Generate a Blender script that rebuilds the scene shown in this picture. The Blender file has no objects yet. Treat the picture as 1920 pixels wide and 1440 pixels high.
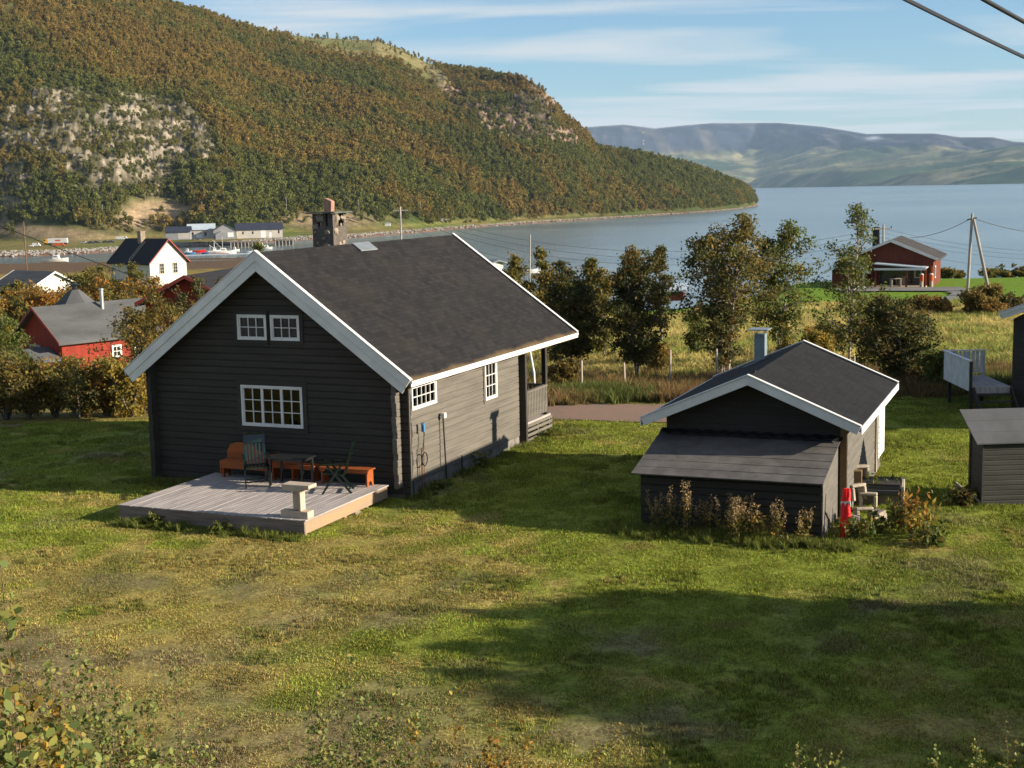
import bpy, math, random
import numpy as np
from mathutils import Vector, Matrix
R = math.radians
C = bpy.context.scene.collection
rng = np.random.default_rng(7)
random.seed(7)

# ------------------------------------------------------------------ camera
H = 7.5
FPX, PITCH, ROLL = 2570.24, 0.1405, 0.0228
cp, sp, cr, sr = math.cos(PITCH), math.sin(PITCH), math.cos(ROLL), math.sin(ROLL)
FW = np.array([0, cp, -sp]); U0 = np.array([0, sp, cp]); R0 = np.array([1., 0, 0])
RT = R0 * cr - U0 * sr; UP = U0 * cr + R0 * sr
CAM = np.array([0, 0, H])
cd = bpy.data.cameras.new("camera"); cam = bpy.data.objects.new("camera", cd); C.objects.link(cam)
cd.sensor_width = 36; cd.lens = 36 * FPX / 1920; cd.clip_start = .1; cd.clip_end = 60000
cam.matrix_world = Matrix(((RT[0], UP[0], -FW[0], 0), (RT[1], UP[1], -FW[1], 0), (RT[2], UP[2], -FW[2], H), (0, 0, 0, 1)))
sc = bpy.context.scene; sc.camera = cam
sc.view_settings.view_transform = 'Standard'; sc.view_settings.look = 'None'
sc.view_settings.exposure = 1.15; sc.view_settings.gamma = 1
sc.cycles.max_bounces = 6; sc.cycles.volume_bounces = 0; sc.cycles.transparent_max_bounces = 8
SUN_AZ, SUN_EL = R(104), R(18.3)

def ray(px, py): return FW + RT * ((px - 960) / FPX) - UP * ((py - 720) / FPX)
def P(px, py, Y):
    d = ray(px, py); return CAM + d * (Y / d[1])
def Pz(px, py, z):
    d = ray(px, py); return CAM + d * ((z - H) / d[2])
def proj(X):
    d = np.asarray(X, float) - CAM; z = d @ FW
    return 960 + FPX * (d @ RT) / z, 720 - FPX * (d @ UP) / z

# ------------------------------------------------------------------ sun and sky
sd = bpy.data.lights.new("sun", 'SUN'); sd.energy = 5.0; sd.angle = R(.6); sd.color = (1, .88, .70)
so = bpy.data.objects.new("sun", sd); C.objects.link(so)
SD = Vector((math.sin(SUN_AZ) * math.cos(SUN_EL), math.cos(SUN_AZ) * math.cos(SUN_EL), math.sin(SUN_EL)))
so.rotation_euler = SD.to_track_quat('Z', 'Y').to_euler(); so.location = (60, 10, 40)
W = bpy.data.worlds.new("World"); sc.world = W; W.use_nodes = True
nt = W.node_tree; nt.nodes.clear()
def wn(t, **k):
    n = nt.nodes.new(t)
    for a, b in k.items(): setattr(n, a, b)
    return n
sky = wn('ShaderNodeTexSky', sky_type='NISHITA', sun_disc=False, sun_elevation=SUN_EL, sun_rotation=SUN_AZ,
         altitude=30, air_density=1.0, dust_density=.25, ozone_density=3.0)
bg = wn('ShaderNodeBackground'); bg.inputs[1].default_value = .064
out = wn('ShaderNodeOutputWorld')
tc = wn('ShaderNodeTexCoord'); sep = wn('ShaderNodeSeparateXYZ')
nt.links.new(tc.outputs['Generated'], sep.inputs[0])
def wm(op, a, b=None, c=None):
    n = wn('ShaderNodeMath', operation=op)
    for i, x in enumerate((a, b, c)):
        if x is None: continue
        if isinstance(x, (int, float)): n.inputs[i].default_value = x
        else: nt.links.new(x, n.inputs[i])
    return n.outputs[0]
zc = wm('MAXIMUM', wm('ADD', sep.outputs[2], .035), .01)
cx = wm('DIVIDE', sep.outputs[0], zc); cy = wm('DIVIDE', sep.outputs[1], zc)
comb = wn('ShaderNodeCombineXYZ')
nt.links.new(wm('MULTIPLY', cx, .30), comb.inputs[0]); nt.links.new(wm('MULTIPLY', cy, .62), comb.inputs[1])
n1 = wn('ShaderNodeTexNoise'); n1.inputs['Scale'].default_value = 1.0; n1.inputs['Detail'].default_value = 7; n1.inputs['Roughness'].default_value = .52; n1.inputs['Distortion'].default_value = .5
nt.links.new(comb.outputs[0], n1.inputs['Vector'])
rp = wn('ShaderNodeValToRGB'); rp.color_ramp.elements[0].position = .46; rp.color_ramp.elements[1].position = .60
nt.links.new(n1.outputs[0], rp.inputs[0])
low = wn('ShaderNodeMapRange'); low.inputs[1].default_value = 0; low.inputs[2].default_value = .075; low.inputs[3].default_value = .50; low.inputs[4].default_value = 0
nt.links.new(sep.outputs[2], low.inputs[0])
cf = wm('MINIMUM', wm('ADD', wm('MULTIPLY', rp.outputs[0], .85), low.outputs[0]), .9)
mx = wn('ShaderNodeMixRGB'); mx.inputs[2].default_value = (5.2, 5.4, 5.5, 1)
tn = wn('ShaderNodeMixRGB', blend_type='MULTIPLY'); tn.inputs[0].default_value = 1; tn.inputs[2].default_value = (.76, .93, 1.06, 1); nt.links.new(sky.outputs[0], tn.inputs[1])
nt.links.new(cf, mx.inputs[0]); nt.links.new(tn.outputs[0], mx.inputs[1])
nt.links.new(mx.outputs[0], bg.inputs[0]); nt.links.new(bg.outputs[0], out.inputs[0])

# ------------------------------------------------------------------ numpy noise
def _hash(ix, iy, s):
    h = (ix.astype(np.int64) * 374761393 + iy.astype(np.int64) * 668265263 + s * 974711) & 0x7fffffff
    h = ((h ^ (h >> 13)) * 1274126177) & 0x7fffffff
    return ((h ^ (h >> 16)) & 0xffff) / 65535.
def vn(x, y, s=0):
    x = np.asarray(x, float); y = np.asarray(y, float)
    ix = np.floor(x); iy = np.floor(y); fx = x - ix; fy = y - iy
    fx = fx * fx * (3 - 2 * fx); fy = fy * fy * (3 - 2 * fy)
    a = _hash(ix, iy, s); b = _hash(ix + 1, iy, s); c = _hash(ix, iy + 1, s); d = _hash(ix + 1, iy + 1, s)
    return (a * (1 - fx) + b * fx) * (1 - fy) + (c * (1 - fx) + d * fx) * fy
def fbm(x, y, o=4, s=0, g=.5):
    t = 0; a = 1; n = 0
    for i in range(o):
        t = t + a * vn(x * 2 ** i + 17.3 * i, y * 2 ** i - 9.1 * i, s + i); n += a; a *= g
    return t / n
def sst(a, b, x): t = np.clip((x - a) / (b - a), 0, 1); return t * t * (3 - 2 * t)
def mixc(a, b, t): return a * (1 - t[..., None]) + np.array(b) * t[..., None]

# ------------------------------------------------------------------ materials
def nmat(name):
    m = bpy.data.materials.new(name); m.use_nodes = True; m.node_tree.nodes.clear(); return m
class NT:
    def __init__(s, m): s.t = m.node_tree; s.o = s.n('ShaderNodeOutputMaterial')
    def n(s, t, **k):
        x = s.t.nodes.new(t)
        for a, b in k.items(): setattr(x, a, b)
        return x
    def l(s, a, b): s.t.links.new(a, b)
    def noise(s, vec, scale, det=4, rough=.5, mapscale=None):
        x = s.n('ShaderNodeTexNoise'); x.inputs['Scale'].default_value = scale; x.inputs['Detail'].default_value = det; x.inputs['Roughness'].default_value = rough
        if mapscale:
            mp = s.n('ShaderNodeMapping'); mp.inputs['Scale'].default_value = mapscale; s.l(vec, mp.inputs['Vector']); vec = mp.outputs[0]
        s.l(vec, x.inputs['Vector']); return x.outputs[0]
    def ramp(s, f, stops):
        r = s.n('ShaderNodeValToRGB'); e = r.color_ramp.elements
        while len(e) < len(stops): e.new(.5)
        for i, (p, c) in enumerate(stops): e[i].position = p; e[i].color = (*c, 1) if len(c) == 3 else c
        s.l(f, r.inputs[0]); return r.outputs[0]
    def mix(s, f, a, b, mode='MIX'):
        x = s.n('ShaderNodeMixRGB', blend_type=mode)
        for i, v in ((0, f), (1, a), (2, b)):
            if isinstance(v, (int, float)): x.inputs[i].default_value = v
            elif isinstance(v, tuple): x.inputs[i].default_value = (*v, 1)
            else: s.l(v, x.inputs[i])
        return x.outputs[0]
    def math(s, op, a, b=0.):
        x = s.n('ShaderNodeMath', operation=op)
        for i, v in ((0, a), (1, b)):
            if isinstance(v, (int, float)): x.inputs[i].default_value = v
            else: s.l(v, x.inputs[i])
        return x.outputs[0]
    def bump(s, h, st, dist=.02):
        b = s.n('ShaderNodeBump'); b.inputs['Strength'].default_value = st; b.inputs['Distance'].default_value = dist; s.l(h, b.inputs['Height']); return b.outputs[0]
    def bsdf(s, col, rough=.8, normal=None, metal=0, spec=.3):
        b = s.n('ShaderNodeBsdfPrincipled'); b.inputs['Roughness'].default_value = rough; b.inputs['Metallic'].default_value = metal
        b.inputs['Specular IOR Level'].default_value = spec
        if isinstance(col, tuple): b.inputs['Base Color'].default_value = (*col, 1)
        else: s.l(col, b.inputs['Base Color'])
        if not isinstance(rough, float) and not isinstance(rough, int): s.l(rough, b.inputs['Roughness'])
        if normal is not None: s.l(normal, b.inputs['Normal'])
        s.l(b.outputs[0], s.o.inputs[0]); return b
MATS = {}
def mat(name, col, rough=.8, var=.25, scale=3, mscale=None, bump=.0, bscale=30, metal=0, spec=.3, col2=None, dist=.01, det=5):
    """painted / weathered surface: base colour with two scales of blotchy variation"""
    if name in MATS: return MATS[name]
    m = nmat(name); t = NT(m); tc = t.n('ShaderNodeTexCoord').outputs['Object']
    f1 = t.noise(tc, scale, det, .6, mscale); f2 = t.noise(tc, scale * 7, 3, .6, mscale)
    c2 = col2 or tuple(c * (1 - var) for c in col); c1 = tuple(min(1, c * (1 + var * .5)) for c in col) if not col2 else col
    fr = t.ramp(f1, [(.35, (0, 0, 0)), (.65, (1, 1, 1))])
    c = t.mix(fr, c1, c2)
    c = t.mix(.5, c, t.ramp(f2, [(.3, tuple(1 - var * .8 for _ in range(3))), (.7, (1, 1, 1))]), 'MULTIPLY')
    nm = None
    if bump: nm = t.bump(t.noise(tc, bscale, 3, .6, mscale), bump, dist)
    t.bsdf(c, rough, nm, metal, spec)
    MATS[name] = m; return m
def attr_mat(name, attr, atype='GEOMETRY', rough=.8, trans=0., varattr=None, noise=None, bump=0, spec=.2, nscale=8, fine=None):
    m = nmat(name); t = NT(m)
    a = t.n('ShaderNodeAttribute', attribute_name=attr, attribute_type=atype); c = a.outputs['Color']
    if varattr:
        v = t.n('ShaderNodeAttribute', attribute_name=varattr, attribute_type='GEOMETRY'); c = t.mix(1., c, v.outputs['Color'], 'MULTIPLY')
    nm = None
    g = t.n('ShaderNodeNewGeometry').outputs['Position']
    if noise:
        f = t.noise(g, nscale, 5, .65); c = t.mix(noise, c, t.ramp(f, [(.3, (.35, .35, .35)), (.7, (1.5, 1.5, 1.5))]), 'MULTIPLY')
    if fine:
        f = t.noise(g, fine, 4, .7); c = t.mix(.6, c, t.ramp(f, [(.3, (.35, .35, .35)), (.72, (1.7, 1.7, 1.7))]), 'MULTIPLY')
        if bump: nm = t.bump(f, bump, .03)
    b = t.bsdf(c, rough, nm, 0, spec)
    if trans:
        tr = t.n('ShaderNodeBsdfTranslucent'); t.l(c, tr.inputs[0]); ms = t.n('ShaderNodeMixShader'); ms.inputs[0].default_value = trans
        t.l(b.outputs[0], ms.inputs[1]); t.l(tr.outputs[0], ms.inputs[2]); t.l(ms.outputs[0], t.o.inputs[0])
    return m

M_white = mat('white_paint', (.62, .612, .59), .5, .12, 1.5, bump=.05)
M_dwall = mat('dark_grey_log', (.044, .039, .033), .75, .22, 1.2, (.5, .5, 6), bump=.35, bscale=14, dist=.01, spec=.2)  # log paint with the shade of the gable darkened into its colour
M_swall = mat('sunlit_tone_grey_log', (.134, .120, .101), .75, .22, 1.2, (.5, .5, 6), bump=.35, bscale=14, dist=.01, spec=.2)  # lighter copy of the log paint; sunlight on the side is put into the colour
M_dbox = mat('dark_inside', (.02, .02, .02), .9, .1)
M_found = mat('foundation_block', (.17, .155, .135), .9, .35, 2, bump=.4, bscale=20)
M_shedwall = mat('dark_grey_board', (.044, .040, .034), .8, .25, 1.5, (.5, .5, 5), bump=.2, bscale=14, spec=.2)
M_leanroof = mat('grey_roofing_felt', (.115, .105, .098), .9, .3, 2.2, bump=.2, bscale=60)
M_deck = mat('weathered_decking', (.36, .32, .30), .8, .3, 2, (6, .5, 1), bump=.2, bscale=12)
M_decke = mat('deck_edge_timber', (.34, .22, .12), .8, .3, 1.5, (1.2, .6, 8), bump=.3, bscale=10, col2=(.26, .20, .15))
M_decke2 = mat('deck_front_timber', (.22, .17, .14), .85, .35, 1.5, (.6, 1.2, 8), bump=.3, bscale=10)
M_pine = mat('bare_pine', (.44, .36, .28), .7, .14, 3, (1, 1, .3), bump=.1)
M_bench = mat('stained_bench', (.30, .078, .018), .6, .2, 3, (.4, 3, 3))
M_green = mat('dark_green_plastic', (.003, .012, .010), .22, .1, 3, spec=.6)
M_black = mat('black_metal', (.012, .013, .014), .4, .1, 3, spec=.5)
M_stone = mat('field_stone', (.105, .088, .075), .9, .25, 9, bump=1, bscale=11, dist=.05)
M_stone2 = mat('pale_stone', (.25, .20, .155), .9, .3, 5, bump=.5, bscale=12, dist=.03)
M_pinkstone = mat('pink_stone', (.34, .19, .135), .9, .25, 4, bump=.6, bscale=8, dist=.03)
M_slate = mat('slate_cap', (.09, .10, .09), .8, .3, 3, bump=.3)
M_steel = mat('galvanised_steel', (.35, .37, .38), .42, .15, 3, metal=.7)
M_flue = mat('painted_flue', (.17, .22, .23), .6, .15, 3)
M_bark = mat('birch_bark', (.22, .19, .16), .9, .6, 3, (1, 1, 5), bump=.4, bscale=12, col2=(.05, .04, .035))
M_pbark = mat('pale_birch_bark', (.50, .42, .36), .9, .6, 3, (1, 1, 5), bump=.4, bscale=12, col2=(.12, .09, .08))
M_twig = mat('brown_twig', (.16, .095, .06), .9, .3, 5)
M_post = mat('grey_fence_post', (.36, .30, .25), .9, .3, 4, (1, 1, .3))
M_pole = mat('grey_pole_wood', (.33, .29, .26), .9, .25, 2, (1, 1, .2))
M_cable = mat('black_cable', (.015, .015, .017), .5, .1)
M_redwall = mat('falu_red_boards', (.22, .024, .012), .8, .25, 2, (2, 2, .3), bump=.2)
M_redwall2 = mat('brown_red_boards', (.13, .028, .014), .8, .25, 2, (2, 2, .3))
M_redtrim = mat('red_trim', (.26, .045, .035), .7, .15)
M_greyroof = mat('grey_felt_roof', (.088, .090, .092), .9, .28, .9, (1, .3, 1))
M_blackroof = mat('black_roof', (.018, .016, .018), .8, .2, 1)
M_whitehouse = mat('white_boards', (.50, .485, .44), .7, .08, 1)
M_concrete = mat('concrete_block', (.40, .34, .27), .9, .3, 4, bump=.4, bscale=20)
M_red = mat('red_plastic', (.75, .012, .012), .45, .2, 8, bump=.6, bscale=12, dist=.03)
M_warew = mat('pale_warehouse_cladding', (.42, .38, .33), .7, .12, .3)
M_wareg = mat('grey_warehouse_cladding', (.22, .22, .22), .7, .12, .3)
M_warer = mat('blue_black_sheet_roof', (.035, .038, .055), .5, .15, .3)
M_warel = mat('pale_blue_sheet_roof', (.42, .48, .52), .4, .1, .3)
M_blue = mat('blue_paint', (.05, .17, .33), .5, .15)
M_orange = mat('orange_paint', (.5, .10, .02), .5, .15)
M_yellow = mat('yellow_paint', (.75, .38, .02), .5, .1)
M_cardark = mat('dark_car_paint', (.05, .06, .08), .3, .1, spec=.6)
M_silver = mat('silver_car_paint', (.4, .42, .44), .3, .1, spec=.6)
M_tyre = mat('black_rubber', (.015, .015, .015), .8, .1)
M_wharf = mat('wharf_timber', (.20, .17, .13), .9, .3, .6, (1, 1, .2))
M_curtain = mat('white_curtain', (.55, .50, .44), .9, .15, 6, (4, 4, .3))
M_tin = mat('small_tin_roof', (.17, .18, .20), .6, .3, 3)
M_brownboard = mat('brown_corner_board', (.17, .11, .05), .8, .2)
def glass(name='window_glass'):
    m = nmat(name); t = NT(m)
    g = t.n('ShaderNodeBsdfGlossy'); g.inputs['Roughness'].default_value = .03; g.inputs['Color'].default_value = (.6, .6, .6, 1)
    tr = t.n('ShaderNodeBsdfTransparent'); tr.inputs[0].default_value = (.55, .55, .52, 1)
    fr = t.n('ShaderNodeFresnel'); fr.inputs[0].default_value = 1.4
    ms = t.n('ShaderNodeMixShader'); t.l(fr.outputs[0], ms.inputs[0]); t.l(tr.outputs[0], ms.inputs[1]); t.l(g.outputs[0], ms.inputs[2]); t.l(ms.outputs[0], t.o.inputs[0])
    return m
M_glass = glass()
M_dglass = mat('dark_window_glass', (.02, .02, .018), .12, .2, 1, spec=.6)
def shingle_mat(name, base, tabw=.25, rowh=.14, eave=5.24, moss=(.035, .028, .020)):
    m = nmat(name); t = NT(m); uv = t.n('ShaderNodeUVMap').outputs[0]; ob = t.n('ShaderNodeTexCoord').outputs['Object']
    b = t.n('ShaderNodeTexBrick'); b.inputs['Scale'].default_value = 1; b.inputs['Brick Width'].default_value = tabw; b.inputs['Row Height'].default_value = rowh
    b.inputs['Mortar Size'].default_value = .008; b.inputs['Mortar Smooth'].default_value = .3
    b.inputs['Color1'].default_value = (*[c * 1.5 for c in base], 1); b.inputs['Color2'].default_value = (*[c * .65 for c in base], 1); b.inputs['Mortar'].default_value = (*[c * .35 for c in base], 1)
    dv = t.n('ShaderNodeVectorMath', operation='MULTIPLY_ADD'); nz = t.n('ShaderNodeTexNoise'); nz.inputs['Scale'].default_value = 3; t.l(uv, nz.inputs['Vector'])
    t.l(nz.outputs['Color'], dv.inputs[0]); dv.inputs[1].default_value = (.05, .06, 0); t.l(uv, dv.inputs[2]); t.l(dv.outputs[0], b.inputs['Vector'])
    big = t.noise(ob, .9, 5, .6)
    c = t.mix(t.ramp(big, [(.45, (0, 0, 0)), (.75, (.35, .35, .35))]), b.outputs['Color'], moss)
    sp_ = t.noise(ob, 26, 2, .5)
    c = t.mix(t.ramp(sp_, [(.66, (0, 0, 0)), (.74, (.5, .5, .5))]), c, (.065, .055, .048))
    sx_ = t.n('ShaderNodeSeparateXYZ'); t.l(uv, sx_.inputs[0]); mr_ = t.n('ShaderNodeMapRange'); mr_.inputs[1].default_value = eave - .16; mr_.inputs[2].default_value = eave; t.l(t.math('ADD', sx_.outputs[1], t.math('MULTIPLY', t.math('SUBTRACT', big, .5), .5)), mr_.inputs[0])
    c = t.mix(t.math('MULTIPLY', mr_.outputs[0], .8), c, (.13, .085, .04))
    t.bsdf(c, .9, t.bump(b.outputs['Fac'], -.6, .02), 0, .25)
    return m
M_shingle = shingle_mat('charcoal_shingle', (.0125, .0112, .0115))
M_shingle2 = shingle_mat('black_shingle', (.0062, .006, .006), .28, .16, 9., moss=(.022, .020, .017))

# ------------------------------------------------------------------ mesh builder
class MB:
    def __init__(s): s.v = []; s.f = []; s.m = []; s.uv = []
    def add(s, vs, fs, mi=0):
        o = len(s.v); s.v += [tuple(map(float, v)) for v in vs]; s.f += [[o + i for i in f] for f in fs]; s.m += [mi] * len(fs)
    def box(s, x0, x1, y0, y1, z0, z1, mi=0):
        x0, x1 = sorted((x0, x1)); y0, y1 = sorted((y0, y1)); z0, z1 = sorted((z0, z1))
        s.add([(x0, y0, z0), (x1, y0, z0), (x1, y1, z0), (x0, y1, z0), (x0, y0, z1), (x1, y0, z1), (x1, y1, z1), (x0, y1, z1)],
              [(0, 3, 2, 1), (4, 5, 6, 7), (0, 1, 5, 4), (1, 2, 6, 5), (2, 3, 7, 6), (3, 0, 4, 7)], mi)
    def bar(s, a, b, w, h, up=(0, 0, 1), mi=0):
        a = Vector(a); b = Vector(b); d = (b - a).normalized(); u = Vector(up)
        if abs(d.dot(u)) > .98: u = Vector((0, 1, 0))
        x = d.cross(u).normalized() * (w / 2); y = x.cross(d).normalized() * (h / 2)
        vs = [p + sx * x + sy * y for p in (a, b) for sx, sy in ((-1, -1), (1, -1), (1, 1), (-1, 1))]
        s.add(vs, [(0, 1, 2, 3), (7, 6, 5, 4), (0, 4, 5, 1), (1, 5, 6, 2), (2, 6, 7, 3), (3, 7, 4, 0)], mi)
    def tube(s, pts, rad, n=6, mi=0, cap=True):
        pts = [Vector(p) for p in pts]; k = len(pts)
        if isinstance(rad, (int, float)): rad = [rad] * k
        o = len(s.v); ref = None
        for i, p in enumerate(pts):
            d = (pts[min(i + 1, k - 1)] - pts[max(i - 1, 0)]).normalized()
            if ref is None: ref = d.orthogonal().normalized()
            ref = (ref - d * ref.dot(d)).normalized(); y = d.cross(ref)
            for j in range(n):
                a = 2 * math.pi * j / n; s.v.append(tuple(p + (ref * math.cos(a) + y * math.sin(a)) * rad[i]))
        for i in range(k - 1):
            for j in range(n):
                s.f.append([o + i * n + j, o + i * n + (j + 1) % n, o + (i + 1) * n + (j + 1) % n, o + (i + 1) * n + j]); s.m.append(mi)
        if cap:
            s.f.append([o + j for j in range(n)][::-1]); s.m.append(mi); s.f.append([o + (k - 1) * n + j for j in range(n)]); s.m.append(mi)
    def prism(s, poly, fn, d0, d1, mi=0):
        """polygon in (u,v) extruded from d0 to d1; fn(u,v,d) -> xyz"""
        n = len(poly); vs = [fn(u, v, d0) for u, v in poly] + [fn(u, v, d1) for u, v in poly]
        s.add(vs, [list(range(n))[::-1], [n + i for i in range(n)]] + [(i, (i + 1) % n, n + (i + 1) % n, n + i) for i in range(n)], mi)
    def blob(s, c, r, n=6, m=5, jit=.15, mi=0, seed=0):
        rr = random.Random(seed); o = len(s.v)
        for i in range(m + 1):
            th = math.pi * i / m
            for j in range(n):
                a = 2 * math.pi * j / n; k = 1 + rr.uniform(-jit, jit)
                s.v.append((c[0] + r[0] * math.sin(th) * math.cos(a) * k, c[1] + r[1] * math.sin(th) * math.sin(a) * k, c[2] + r[2] * math.cos(th) * k))
        for i in range(m):
            for j in range(n): s.f.append([o + i * n + j, o + (i + 1) * n + j, o + (i + 1) * n + (j + 1) % n, o + i * n + (j + 1) % n]); s.m.append(mi)
    def build(s, name, mats, parent=None, smooth=False, bevel=0, uvfn=None, loc=None, rz=0, label=None):
        me = bpy.data.meshes.new(name); me.from_pydata(s.v, [], s.f)
        if not isinstance(mats, (list, tuple)): mats = [mats]
        for m in mats: me.materials.append(m)
        if len(mats) > 1: me.polygons.foreach_set('material_index', s.m)
        if smooth: me.polygons.foreach_set('use_smooth', [True] * len(me.polygons))
        if uvfn:
            uv = me.uv_layers.new(name='UVMap')
            for l in me.loops: uv.data[l.index].uv = uvfn(me.vertices[l.vertex_index].co)
        me.update()
        import bmesh
        bm = bmesh.new(); bm.from_mesh(me); bmesh.ops.recalc_face_normals(bm, faces=bm.faces[:]); bm.to_mesh(me); bm.free()
        o = bpy.data.objects.new(name, me); C.objects.link(o)
        if parent: o.parent = parent
        if loc is not None: o.location = loc
        if rz: o.rotation_euler = (0, 0, rz)
        if bevel:
            b = o.modifiers.new('bevel', 'BEVEL'); b.width = bevel; b.segments = 1; b.limit_method = 'ANGLE'
        if label: o['label'] = label
        return o
def npmesh(name, V, F, mats, col=None, cname='lc', smooth=False, parent=None, loc=None):
    V = np.asarray(V, np.float32); F = np.asarray(F, np.int32); k = F.shape[1]
    me = bpy.data.meshes.new(name); me.vertices.add(len(V)); me.vertices.foreach_set('co', V.ravel())
    me.loops.add(F.size); me.loops.foreach_set('vertex_index', F.ravel()); me.polygons.add(len(F))
    me.polygons.foreach_set('loop_start', np.arange(0, F.size, k, dtype=np.int32)); me.polygons.foreach_set('loop_total', np.full(len(F), k, np.int32))
    if smooth: me.polygons.foreach_set('use_smooth', np.ones(len(F), bool))
    for m in (mats if isinstance(mats, (list, tuple)) else [mats]): me.materials.append(m)
    if col is not None:
        a = me.color_attributes.new(cname, 'FLOAT_COLOR', 'POINT'); c4 = np.ones((len(V), 4), np.float32); c4[:, :3] = col; a.data.foreach_set('color', c4.ravel())
    me.update(); me.validate()
    o = bpy.data.objects.new(name, me); C.objects.link(o)
    if parent: o.parent = parent
    if loc is not None: o.location = loc
    return o
def tag(o, label, cat, group=None):
    o['label'] = label; o['category'] = cat
    if group: o['group'] = group
    return o
def thing(name, label, cat, loc=(0, 0, 0), rz=0, group=None):
    o = bpy.data.objects.new(name, None); C.objects.link(o); o.empty_display_size = .3
    o.location = tuple(map(float, loc)); o.rotation_euler = (0, 0, rz)
    return tag(o, label, cat, group)
def structure(o, kind='structure'): o['kind'] = kind; return o
def kids(o): return [c for c in C.objects if c.parent == o]
def dup(root, loc, rz=0, label=None, group=None, scale=None):
    m = {}
    r = root.copy(); C.objects.link(r); r.location = tuple(map(float, loc)); r.rotation_euler = (0, 0, rz)
    if label: r['label'] = label
    if group: r['group'] = group
    if scale: r.scale = scale if isinstance(scale, tuple) else (scale,) * 3
    for ch in kids(root):
        c = ch.copy(); C.objects.link(c); c.parent = r
        for g in kids(ch):
            d = g.copy(); C.objects.link(d); d.parent = c
    return r

# ------------------------------------------------------------------ terrain
SEA = -24.5
_b = [(-60, 7.5), (-30, 6.6), (0, 5.6), (5, 4.2), (9, 2.3), (12.5, .75), (15, .15), (17, 0)]
TL = _b + [(44, 0), (52, -.5), (66, -1.7), (85, -3.1), (110, -3.5), (150, -4.2), (190, -5.6), (300, -12.2), (450, -18.6), (570, -22.9), (620, -23.7), (715, -24.35), (755, -25.3), (780, -27), (900, -30), (40000, -60)]
TR = _b + [(50, 0), (60, -.5), (80, -1.1), (100, -1.6), (125, -1.9), (140, -2.3), (148, -4), (200, -22), (215, -26), (300, -28), (900, -30), (40000, -60)]
TC = _b + [(48, 0), (60, -.7), (80, -1.5), (100, -2.1), (113, -2.6), (122, -3.6), (135, -7), (200, -23), (215, -26), (300, -28), (900, -30), (40000, -60)]
def _tab(tab, y):
    a = np.array(tab); s = 0
    for k in (-1, -.5, 0, .5, 1): s = s + np.interp(y + k * np.clip(.04 * np.abs(y), .8, 12), a[:, 0], a[:, 1])
    return s / 5
def T(x, y):
    x = np.asarray(x, float); y = np.asarray(y, float); u = x / np.maximum(y, 25)
    wl = 1 - sst(-.17, -.09, u); wr = sst(.10, .22, u); wc = 1 - wl - wr
    z = _tab(TL, y) * wl + _tab(TC, y) * wc + _tab(TR, y) * wr
    amp = np.clip((y - 50) / 300, 0, 1) * 1.2 * (y < 900)
    z = z + (fbm(x * .05, y * .05, 3, 5) - .5) * (amp + .06) + (fbm(x * .4, y * .4, 3, 9) - .5) * .07
    # spoil bank beyond the left lawn
    return z
def Tz(x, y): return float(T(x, y))
def gcol(x, y):
    """colour of the turf / soil / mud at a spot"""
    x = np.asarray(x, float); y = np.asarray(y, float); z = T(x, y)
    gre = np.array([.176, .200, .030]); dry = np.array([.275, .222, .066]); bare = np.array([.20, .150, .088]); dk = np.array([.06, .10, .015])
    n1 = fbm(x * .22, y * .22, 4, 21); n2 = fbm(x * 1.1, y * 1.1, 4, 33); n3 = fbm(x * .5 + 7, y * .5, 4, 41)
    # worn, dry foreground on the left; greener to the right and round the buildings
    g = .08 + .72 * sst(-5, 2.5, x) * (1 - .45 * sst(22, 17, y)) + .35 * sst(27, 31, y) + .38 * sst(25, 34, y) * sst(-6, -12, x)
    g = g - .35 * np.exp(-((x + 3) ** 2 / 20 + (y - 26) ** 2 / 6)) + .3 * np.exp(-((x - 4) ** 2 / 20 + (y - 25) ** 2 / 4))
    g = np.clip(g + (n1 - .5) * 1.2 + (n2 - .5) * 2.4 + (fbm(x * 4, y * 4, 3, 34) - .5) * 1.0, 0, 1)
    c = mixc(np.broadcast_to(dry, x.shape + (3,)), gre, sst(.10, .75, g))
    c = mixc(c, dk, sst(.58, .8, n3) * .45)
    b = sst(.50, .72, n3 * .6 + n2 * .4 + .20 * sst(3, -4, x) * sst(27, 20, y) + .04 * sst(22, 18, y) - .07)
    c = mixc(c, bare, b * .7)
    # dry tall grass belt, meadow, mown green field beyond the road, left shore meadow, mud
    belt = sst(46.5, 48.5, y + (n2 - .5) * 2) * sst(62, 55, y); c = mixc(c, (.20, .145, .05), belt * .8)
    mead = sst(55, 60, y) * sst(108, 104, y); c = mixc(c, (.36, .31, .09), mead * (.65 + .3 * n1))
    c = mixc(c, (.13, .22, .022), sst(101, 104, y + (n1 - .5) * 5) * sst(-.2, -.05, x / np.maximum(y, 10)) * .9)
    sh = sst(170, 210, y) * sst(-.05, -.12, x / np.maximum(y, 10)); c = mixc(c, (.27, .19, .055), sh * (.6 + .4 * n1))
    c = mixc(c, (.13, .085, .05), sst(-22.6, -23.4, z + (n1 - .5) * 1.))
    c = mixc(c, (.05, .07, .06), sst(-24.8, -26, z))
    return c, b, g
ys = [-60., -45, -30, -20, -12, -6, -1, 2, 5, 8, 10, 12, 13, 14, 15]
while ys[-1] < 50: ys.append(ys[-1] + .28)
while ys[-1] < 240: ys.append(ys[-1] * 1.012)
while ys[-1] < 1200: ys.append(ys[-1] * 1.03)
while ys[-1] < 40000: ys.append(ys[-1] * 1.4)
ys = np.array(ys); nx = 260
us = np.linspace(-1, 1, nx); us = np.sign(us) * (np.abs(us) * .75 + .25 * np.abs(us) ** 3)
GX = us[None, :] * (16 + np.maximum(ys, 0) * .62)[:, None]; GY = np.repeat(ys[:, None], nx, 1)
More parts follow.
